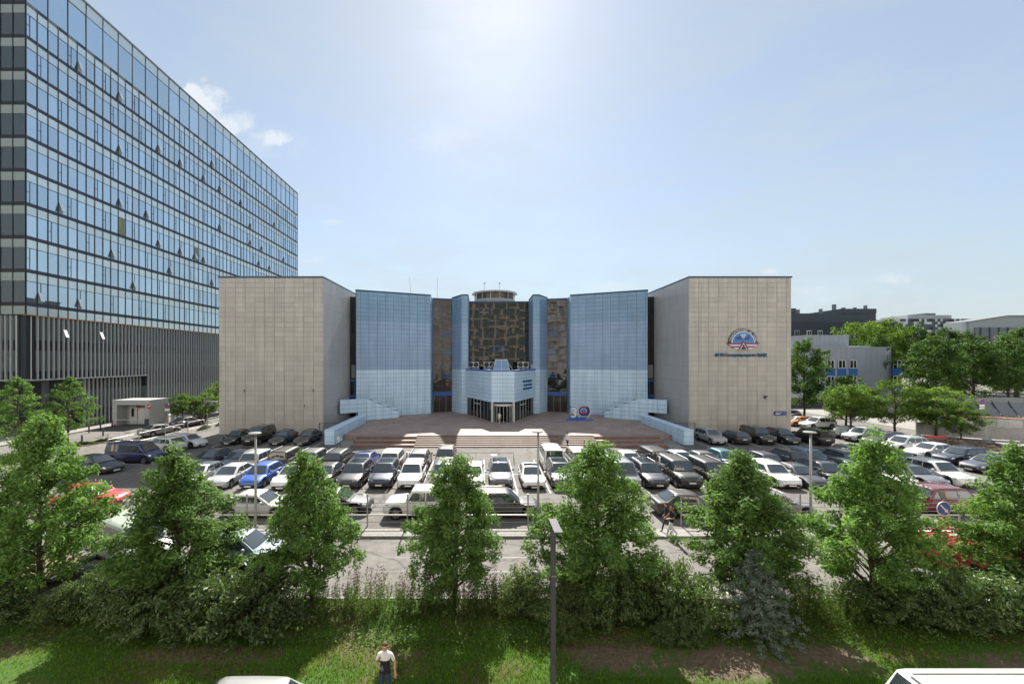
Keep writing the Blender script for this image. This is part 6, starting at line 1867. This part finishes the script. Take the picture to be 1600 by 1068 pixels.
BUSH_P = [bush_meshes(111 + k, 1.5, 1.0, 1.8, 140, .056, 9, M['leaf_bush2'], upright=1) for k in range(2)]
bl = [
 (BUSH_D, 0, -19.3, 15.6, 1.0, .95, 'dark bush at left edge below the quad bike'),
 (BUSH_P, 0, -16.0, 15.6, .75, .8, 'small pale green bush left of big dark bushes'),
 (BUSH_D, 1, -12.6, 15.6, 1.25, 1.25, 'big dark green bush below the second tree from left'),
 (BUSH_D, 0, -9.1, 15.3, 1.25, 1.25, 'big dark bush with lighter top left of the weeds'),
 (BUSH_D, 1, -14.9, 16.3, .8, 1.0, 'dark bush hidden behind the big one at left'),
 (BUSH_P, 1, 1.6, 16.1, 1.0, 1.05, 'pale spiky bush left of the anthracite lamp post'),
 (BUSH_P, 0, 3.4, 15.7, .95, 1.0, 'light green bush right behind the anthracite lamp post'),
 (BUSH_D, 0, 5.2, 15.9, .8, 1.2, 'dark green bush right of anthracite lamp post'),
 (BUSH_D, 1, 7.3, 15.7, .95, 1.35, 'big dark green bush left of the blue spruce'),
 (BUSH_D, 0, 7.0, 14.6, .45, .5, 'low dark bush at the lawn edge left of the spruce'),
 (BUSH_P, 1, 2.9, 14.6, .5, .55, 'low pale bush at the foot of anthracite lamp post'),
 (BUSH_D, 1, 15.9, 15.9, .95, .85, 'low dark bush under the tall tree at right'),
 (BUSH_D, 0, 18.4, 15.5, 1.0, 1.15, 'dark glossy bush near right edge'),
 (BUSH_D, 1, 21.3, 15.6, 1.2, 1.3, 'large dark glossy bush at right edge of the picture')]
for k, (fam, v_, x, y, w_, hz, lab) in enumerate(bl):
    place_tree(fam[v_], (x, y, 0), .4 * math.sin(k * 2.1) + (math.pi if k % 2 else 0), lab, 'bushes along the lawn', (w_, w_, hz), cat='bush', name='garden_bush', kinds=('stems', 'foliage'))
# weeds and saplings
def weed_meshes(seed, w_, d_, h, n, m):
    rg = np.random.default_rng(seed); wood = MB(); C0 = []
    for i in range(n):
        x, y = rg.uniform(-w_, w_), rg.uniform(-d_, d_); hh = h * rg.uniform(.5, 1.1); lx, ly = rg.normal(0, .16, 2)
        if i % 2 == 0: wood.tube([(x, y, 0), (x + lx * .4, y + ly * .4, hh * .5), (x + lx, y + ly, hh)], [.009, .006, .002], 3, cap=False)
        for q in range(10):
            g = .15 + .85 * q / 9
            C0.append((x + lx * g, y + ly * g, hh * g))
    C0 = np.array(C0)
    C, T, Bv, tone = leaves_at(rg, C0, 5, np.full(len(C0), .085), .05, flat=.3, droop=.0, aspect=.3)
    return wood.mesh('stems_mesh', M['bark'], True), quads_mesh('foliage_mesh', C, T, Bv, tone, m)
WD = [weed_meshes(131, 1.1, .55, 1.35, 75, M['weed']), weed_meshes(132, 1.1, .6, 1.25, 75, M['weed']), weed_meshes(133, .9, .4, 1.55, 38, M['weed_red'])]
for k, (v_, x, y, s, lab) in enumerate([(0, -5.6, 16.0, .95, 'thicket of upright weeds right of the big dark bushes'), (1, -3.7, 16.1, .95, 'thicket of pale weeds left of the middle tree trunk'), (0, -1.7, 16.2, .9, 'thicket of weeds at the foot of the middle tree'), (1, .1, 16.2, .9, 'thicket of weeds right of the middle tree trunk'),
                                          (2, -4.9, 16.7, 1.0, 'reddish saplings at the road edge left of middle tree'), (2, -2.5, 16.7, 1.0, 'reddish saplings just left of the middle trunk'), (2, -.2, 16.7, .95, 'reddish saplings just right of the middle trunk'),
                                          (0, 12.3, 15.9, .95, 'thicket of weeds right of the blue spruce'), (1, 13.7, 15.8, 1.0, 'light weeds between spruce and tall right tree'), (2, 12.9, 16.5, .95, 'reddish saplings behind the weeds right of the spruce')]):
    place_tree(WD[v_], (x, y, 0), k * .05 + (math.pi if k % 2 else 0), lab, 'weed thickets', s, cat='weeds', name='weed_thicket', kinds=('stems', 'foliage'))
# blue spruce
def spruce(seed, H, r):
    rg = np.random.default_rng(seed); wood = MB(); wood.tube([(0, 0, 0), (0, 0, H)], [.09, .01], 7)
    C0 = []; sp_ = []
    a = 0
    for i in range(90):
        f = (i / 89) ** .9; z = .18 + (H - .25) * f; rr_ = r * (1 - f) ** .8 * rg.uniform(.8, 1.1) + .05; a += 2.399
        e = Vector((math.cos(a) * rr_, math.sin(a) * rr_, z - .12 * rr_)); s = Vector((0, 0, z))
        if i % 2 == 0: wood.tube([s, e], [.018, .004], 4, cap=False)
        for q in range(7):
            g = .3 + .7 * q / 6
            C0.append(s.lerp(e, g) + Vector((rg.normal(0, .06), rg.normal(0, .06), rg.normal(0, .03)))); sp_.append(.13)
    C, T, Bv, tone = leaves_at(rg, np.array(C0), 26, np.array(sp_), .062, flat=.1, droop=-.2, aspect=.26)
    return wood.mesh('trunk_mesh', M['bark'], True), quads_mesh('crown_mesh', C, T, Bv, tone, M['needle'])
place_tree(spruce(151, 3.15, 1.6), (9.95, 14.85, 0), 0, 'blue spruce in the bushes right of centre', None, 1.0, name='blue_spruce')
# hedges strips by the side street
hm_ = [bush_meshes(161, 1.6, .35, .5, 60, .07, 7, M['leaf_bush2'])]
for k, (x, y, lab) in enumerate([(-40.8, 60, 'low hedge strip beside side street fence, near the beige block'), (-40.8, 64, 'low hedge strip beside side street fence, farther on'), (-47.5, 48.4, 'low hedge strip under the second street tree'), (-46.4, 50.5, 'low hedge strip right of the second street tree')]):
    place_tree(hm_[0], (x, y, 0), R(90) if k < 2 else R(40), lab, 'hedge strips', 1.0, cat='hedge', name='hedge_strip', kinds=('stems', 'foliage'))

# grass
n = 110000
gx = rng.uniform(-21, 23, n); gy = 11.8 + 5.3 * rng.random(n) ** 1.25
dens = np.sin(gx * .55 + 1.0) + np.sin(gx * .23 + gy * 1.1) + .8 * np.sin(gy * 2.3 + gx * .8)
keep = (rng.random(n) < np.clip(.85 + .3 * dens - np.where((gx > 2.5) & (gx < 13) & (gy > 12.9), .8, 0) - np.where((gx > 15.5) & (gx < 21.5) & (gy > 13), .6, 0) - np.where((gx > -13) & (gx < -6.5) & (gy > 13.5), .5, 0) - np.where(gy > 14.6, .45, 0), .06, 1))
gx, gy = gx[keep], gy[keep]; n = len(gx)
C = np.stack([gx, gy, np.zeros(n)], 1)
a = rng.uniform(0, 2 * np.pi, n); hgt = rng.uniform(.05, .15, n)
T = np.stack([rng.normal(0, .03, n), rng.normal(0, .03, n), hgt / 2], 1)
Bv = np.stack([np.cos(a), np.sin(a), np.zeros(n)], 1) * .012
gm = quads_mesh('grass_mesh', C + T, T, Bv, rng.random(n), M['grass'])
link('grass', gm, None, kind='stuff', label='sunlit green lawn grass in the foreground', cat='grass')
# low leafy ground cover under the bushes
n = 16000
gx = rng.uniform(-22, 24, n); gy = rng.uniform(14.2, 17.1, n)
C = np.stack([gx, gy, rng.uniform(.02, .22, n)], 1)
nrm = unit(rng.normal(0, .5, (n, 3)) + np.array([0, 0, 1.0])); t = rng.normal(0, 1, (n, 3)); t = unit(t - nrm * (t * nrm).sum(1, keepdims=True)); b = np.cross(nrm, t)
link('ground_cover', quads_mesh('cover_mesh', C, t * .06, b * .03, rng.random(n), M['weed']), None, kind='stuff', label='low leafy ground cover under the bushes and trees', cat='ground cover')

# ------------------------------------------------------------------ people
def person(name, loc, facing, label, J, mats_, hair, extras=None, height=1.76, hair_long=False, hat=None):
    """J: dict of joint -> (x,y,z) in a body frame looking along -Y; limbs are chains with radii"""
    r = thing('person', loc, label, 'person', None, R(facing)); s = height / 1.76; r.scale = (s, s, s)
    V = []; E = []; RAD = []; SEG = []
    def vtx(p, rad, rad2=None):
        V.append(p); RAD.append((rad, rad2 or rad)); return len(V) - 1
    def chain(start, items, tag):
        prev = start
        for p, ra in items:
            k = vtx(p, ra if not hasattr(ra, '__len__') else ra[0], None if not hasattr(ra, '__len__') else ra[1])
            E.append((prev, k)); SEG.append((prev, k, tag)); prev = k
        return prev
    lean = J.get('lean', (0, 0))
    hip = Vector(J.get('hip', (0, 0, .95)))
    pel = vtx(tuple(hip), .145, .11)
    ch = hip + Vector((lean[0], lean[1], .30)); sh = hip + Vector((lean[0] * 1.4, lean[1] * 1.4, .50))
    chest = chain(pel, [(tuple(hip.lerp(ch, .5)), (.14, .10)), (tuple(ch), (.16, .11))], 'top')
    neckb = chain(chest, [(tuple(sh + Vector((0, 0, -.045))), (.12, .085))], 'top')
    hd = Vector(J.get('head', (0, -.03, .0)))
    nk = chain(neckb, [(tuple(sh + Vector((0, -.005, .055)) + hd * .3), .055)], 'skin')
    h0 = sh + Vector((0, 0, .13)) + hd * .8
    hend = chain(nk, [(tuple(h0), (.068, .078)), (tuple(h0 + Vector((0, -.005, .075)) + hd * .2), (.078, .094)), (tuple(h0 + Vector((0, .005, .135)) + hd * .25), (.062, .075))], 'skin')
    hands = {}
    for side, sg in (('L', 1), ('R', -1)):
        so = sh + Vector((sg * .165, 0, -.05))
        shd = chain(neckb, [(tuple(so), .062)], 'top')
        el, wr = Vector(J['elbow' + side]), Vector(J['wrist' + side])
        up = so.lerp(el, .55)
        e1 = chain(shd, [(tuple(up), .050)], 'sleeve'); e2 = chain(e1, [(tuple(el), .042)], 'fore' if J.get('short', True) else 'sleeve')
        w1 = chain(e2, [(tuple(el.lerp(wr, .45)), .040), (tuple(wr), .027)], 'fore' if J.get('short', True) else 'sleeve')
        d = (wr - el).normalized(); d2 = Vector(J.get('hand' + side, tuple(d))).normalized()
        palm = wr + d2 * .075
        p1 = chain(w1, [(tuple(palm), (.036, .020))], 'skin')
        lat = d2.cross(Vector((0, 0, 1)) if abs(d2.z) < .8 else Vector((0, 1, 0))).normalized(); nn_ = lat.cross(d2)
        for q, ln in enumerate((.068, .08, .076, .058)):
            o_ = lat * (.028 - .0187 * q)
            chain(p1, [(tuple(palm + o_ + d2 * .03), .0095), (tuple(palm + o_ + d2 * (.03 + ln * .5) + nn_ * .012), .009), (tuple(palm + o_ * .9 + d2 * (.03 + ln * .8) + nn_ * .035), .0075)], 'skin')
        chain(w1, [(tuple(wr + d2 * .03 + lat * .03), .012), (tuple(wr + d2 * .075 + lat * .05 + nn_ * .015), .010), (tuple(wr + d2 * .10 + lat * .05 + nn_ * .03), .008)], 'skin')
        hands[side] = palm
        hj = hip + Vector((sg * .09, 0, -.06))
        kn, an = Vector(J['knee' + side]), Vector(J['ankle' + side])
        l1 = chain(pel, [(tuple(hj), (.095, .095))], 'leg')
        l2 = chain(l1, [(tuple(hj.lerp(kn, .5)), .078 * J.get('legw', 1)), (tuple(kn), .058 * J.get('legw', 1))], 'leg')
        l3 = chain(l2, [(tuple(kn.lerp(an, .4)), .056 * J.get('legw', 1)), (tuple(an), .042 * J.get('legw', 1))], 'leg')
        td = Vector(J.get('toe' + side, (0, -1, 0))).normalized()
        chain(l3, [(tuple(an + td * .05 + Vector((0, 0, -.045))), (.042, .035)), (tuple(an + td * .15 + Vector((0, 0, -.055))), (.040, .026))], 'shoe')
    me = bpy.data.meshes.new(name); me.from_pydata(V, E, [])
    ob = bpy.data.objects.new(name, me); col.objects.link(ob)
    md = ob.modifiers.new('skin', 'SKIN'); md.use_smooth_shade = True
    for k, sv in enumerate(me.skin_vertices[0].data):
        sv.radius = RAD[k]; sv.use_root = (k == 0)
    sb = ob.modifiers.new('sub', 'SUBSURF'); sb.levels = 2; sb.render_levels = 2
    dg = bpy.context.evaluated_depsgraph_get(); dg.update()
    bm_ = bpy.data.meshes.new_from_object(ob.evaluated_get(dg))
    bpy.data.objects.remove(ob)
    bm_.materials.clear()
    order = list(mats_.keys())
    for k in order: bm_.materials.append(mats_[k])
    RS = np.array([max(max(RAD[a]), max(RAD[b])) * (1.25 if t == 'top' else 1.0) for a, b, t in SEG])
    A = np.array([V[a] for a, b, t in SEG]); Bp = np.array([V[b] for a, b, t in SEG]); D = Bp - A; DD = (D * D).sum(1) + 1e-9
    for p in bm_.polygons:
        c = np.array(p.center)
        tt = np.clip(((c - A) * D).sum(1) / DD, 0, 1)
        i = int(np.argmin(np.sqrt(((c - (A + D * tt[:, None])) ** 2).sum(1)) - RS))
        tag = SEG[i][2]
        if tag == 'top' and c[2] > hip.z + J.get('stripe', 9): tag = 'top2' if 'top2' in order else tag
        if tag == 'sleeve' and 'top2' in order: tag = 'top2'
        if tag == 'sleeve': tag = 'top'
        if tag in ('leg', 'top') and c[2] < hip.z + .5: tag = tag if (tag == 'top2') else ('top' if c[2] > hip.z - .07 else 'leg')
        if tag == 'top' and c[2] > hip.z + J.get('stripe', 9) and 'top2' in order: tag = 'top2'
        if tag == 'fore': tag = 'skin'
        p.material_index = order.index(tag) if tag in order else 0
        p.use_smooth = True
    body = link('body', bm_, r)
    # hair and face
    hc = h0 + Vector((0, 0, .075)) + hd * .2
    mb = MB()
    ring = []
    for i in range(7):
        th = math.pi * .60 * i / 6
        row = []
        for k in range(14):
            ph = 2 * math.pi * k / 14
            front = max(0, -math.sin(ph))
            t2 = th * (1 - .55 * front)
            if hair_long and i == 6 and front < .3: 
                row.append((hc.x + .10 * math.cos(ph), hc.y + .02 + .10 * math.sin(ph), hc.z - .22)); continue
            row.append((hc.x + .085 * math.sin(t2) * math.cos(ph), hc.y + .010 + .101 * math.sin(t2) * math.sin(ph), hc.z + .035 + .098 * math.cos(t2)))
        ring.append(row)
    vs = [p for rw in ring for p in rw]
    mb.add(vs, [(i * 14 + k, i * 14 + (k + 1) % 14, (i + 1) * 14 + (k + 1) % 14, (i + 1) * 14 + k) for i in range(6) for k in range(14)])
    link('hair', mb.mesh('hair', hair, True), r)
    face = MB()
    fy = hc.y - .097
    face.add([(hc.x - .014, fy, hc.z - .03), (hc.x + .014, fy, hc.z - .03), (hc.x, fy - .022, hc.z - .028), (hc.x, fy + .004, hc.z + .012)], [(0, 1, 2), (1, 3, 2), (3, 0, 2)])
    face.build('nose', M['skin'], r)
    for sg in (1, -1):
        MB().lathe([(0, -.008), (.011, 0), (0, .008)], (hc.x + sg * .031, fy + .012, hc.z + .012), 8, 'y').build('eye', M['black'], r)
        MB().lathe([(0, -.03), (.018, -.015), (.02, .01), (0, .03)], (hc.x + sg * .082, hc.y + .01, hc.z - .005), 8).build('ear', M['skin'], r)
    MB().box(hc.x - .022, hc.x + .022, fy + .004, fy + .012, hc.z - .062, hc.z - .054).build('mouth', mat('lip', (.3, .1, .09), .5), r)
    return r, hands, s
cloth = lambda nm, c: mat('cloth_' + nm, c, .85)
stand = dict(kneeL=(.10, -.02, .50), ankleL=(.11, .02, .08), kneeR=(-.10, -.02, .50), ankleR=(-.11, .0, .08))
walk = dict(kneeL=(.08, -.20, .52), ankleL=(.08, -.30, .09), kneeR=(-.08, .06, .50), ankleR=(-.08, .38, .14))
HB = cloth('brown_hair', (.10, .06, .035)); HR = cloth('ginger_hair', (.28, .10, .03)); HG = cloth('grey_hair', (.3, .29, .28)); HK = cloth('dark_hair', (.02, .018, .016))
# man with phone on the lawn (viewer side of him is his front)
Jm = dict(stand, elbowR=(-.27, .02, 1.16), wristR=(-.12, -.22, 1.17), handR=(.75, -.6, .1), elbowL=(.27, .03, 1.14), wristL=(.29, -.03, .89), head=(0, -.05, -.02), stripe=.32, short=True)
man, hands, s = person('man', (-2.85, 11.98, 0), 0, 'man in white and black polo shirt looking at his phone on the lawn', Jm,
   dict(skin=M['skin'], top=cloth('black', (.012, .012, .014)), top2=cloth('white', (.7, .7, .72)), leg=cloth('jeans', (.025, .045, .09)), shoe=cloth('shoe', (.1, .1, .1))), HB, height=1.8)
ph = thing('smartphone', (0, 0, 0), 'black smartphone held by the man on the lawn', 'phone')
hp_ = Vector(man.location) + hands['R'] * s
ph.location = (hp_.x + .05, hp_.y - .045, hp_.z + .035); ph.rotation_euler = (R(35), 0, R(25))
MB().box(-.037, .037, -.075, .075, -.004, .004).build('case', M['black'], ph)
MB().box(-.034, .034, -.07, .07, .0045, .006).build('screen', M['carglass'], ph)
# woman walking to the left beside the fence, friend beyond her
Jw = dict(walk, elbowR=(-.22, .10, 1.15), wristR=(-.2, -.10, 1.02), elbowL=(.22, .06, 1.15), wristL=(.17, -.20, 1.12), legw=1.25, short=True)
wx, wy = G(1049, 838)
person('woman', (wx, wy, .0), -90, 'red haired woman in black top and wide white trousers walking along the pavement', Jw,
   dict(skin=M['skin'], top=cloth('black', (.012, .012, .014)), leg=cloth('white', (.7, .7, .72)), shoe=cloth('white', (.7, .7, .72))), HR, height=1.7, hair_long=True)
person('friend', (wx + .05, wy + .75, .0), -90, 'person in dark clothes walking beyond the red haired woman', dict(walk, elbowR=(-.22, .10, 1.15), wristR=(-.2, -.05, .95), elbowL=(.22, .06, 1.15), wristL=(.2, -.12, .98), short=True),
   dict(skin=M['skin'], top=cloth('darkgrey', (.03, .03, .034)), leg=cloth('darkgrey', (.03, .03, .034)), shoe=cloth('shoe', (.1, .1, .1))), HK, height=1.66)
# man on the steps
x, y = 9.75, 47.3
person('stepman', (x, y - .3, .02), -35, 'man in white shirt and dark trousers walking down the steps', dict(walk, elbowR=(-.22, .10, 1.15), wristR=(-.2, -.02, .95), elbowL=(.22, .06, 1.15), wristL=(.2, -.05, .95), short=False),
   dict(skin=M['skin'], top=cloth('white', (.7, .7, .72)), leg=cloth('navy', (.02, .022, .035)), shoe=cloth('shoe', (.02, .02, .02))), HK, height=1.76)
x, y = G(529, 703)
person('rampman', (x, y, 0), 80, 'grey haired man in white shirt holding papers by the left parapet', dict(walk, elbowR=(-.24, -.02, 1.15), wristR=(-.12, -.24, 1.15), elbowL=(.24, -.02, 1.15), wristL=(.12, -.24, 1.15), short=True),
   dict(skin=M['skin'], top=cloth('white', (.7, .7, .72)), leg=cloth('grey', (.12, .11, .12)), shoe=cloth('shoe', (.1, .1, .1))), HG, height=1.74)
pp = thing('paper_sheet', (x + .3, y + .06, 1.2), 'white paper held by the grey haired man at the parapet', 'paper')
MB().box(-.08, .08, -.1, .1, -.004, .004).build('sheet', M['white'], pp); pp.rotation_euler = (R(20), R(-30), 0)
x, y = G(780, 661.5, PZ)
person('doorman', (x, y - .6, PZ), 170, 'person in white shirt and beige trousers entering the revolving door', dict(walk, elbowR=(-.24, .02, 1.15), wristR=(-.22, -.1, .95), elbowL=(.24, .02, 1.15), wristL=(.22, -.1, .95), short=True),
   dict(skin=M['skin'], top=cloth('white', (.7, .7, .72)), leg=cloth('beige', (.42, .36, .28)), shoe=cloth('shoe', (.1, .1, .1))), HB, height=1.75)
person('biker', (-21.6, 18.0, -.1), 60, 'person in black leaning beside the flatbed trailer under the leftmost tree', dict(stand, lean=(0, -.1), elbowR=(-.25, -.1, 1.15), wristR=(-.2, -.3, 1.0), elbowL=(.25, -.1, 1.15), wristL=(.2, -.3, 1.0), short=True),
   dict(skin=M['skin'], top=cloth('black', (.012, .012, .014)), leg=cloth('black', (.012, .012, .014)), shoe=cloth('shoe', (.1, .1, .1))), HK, height=1.76)
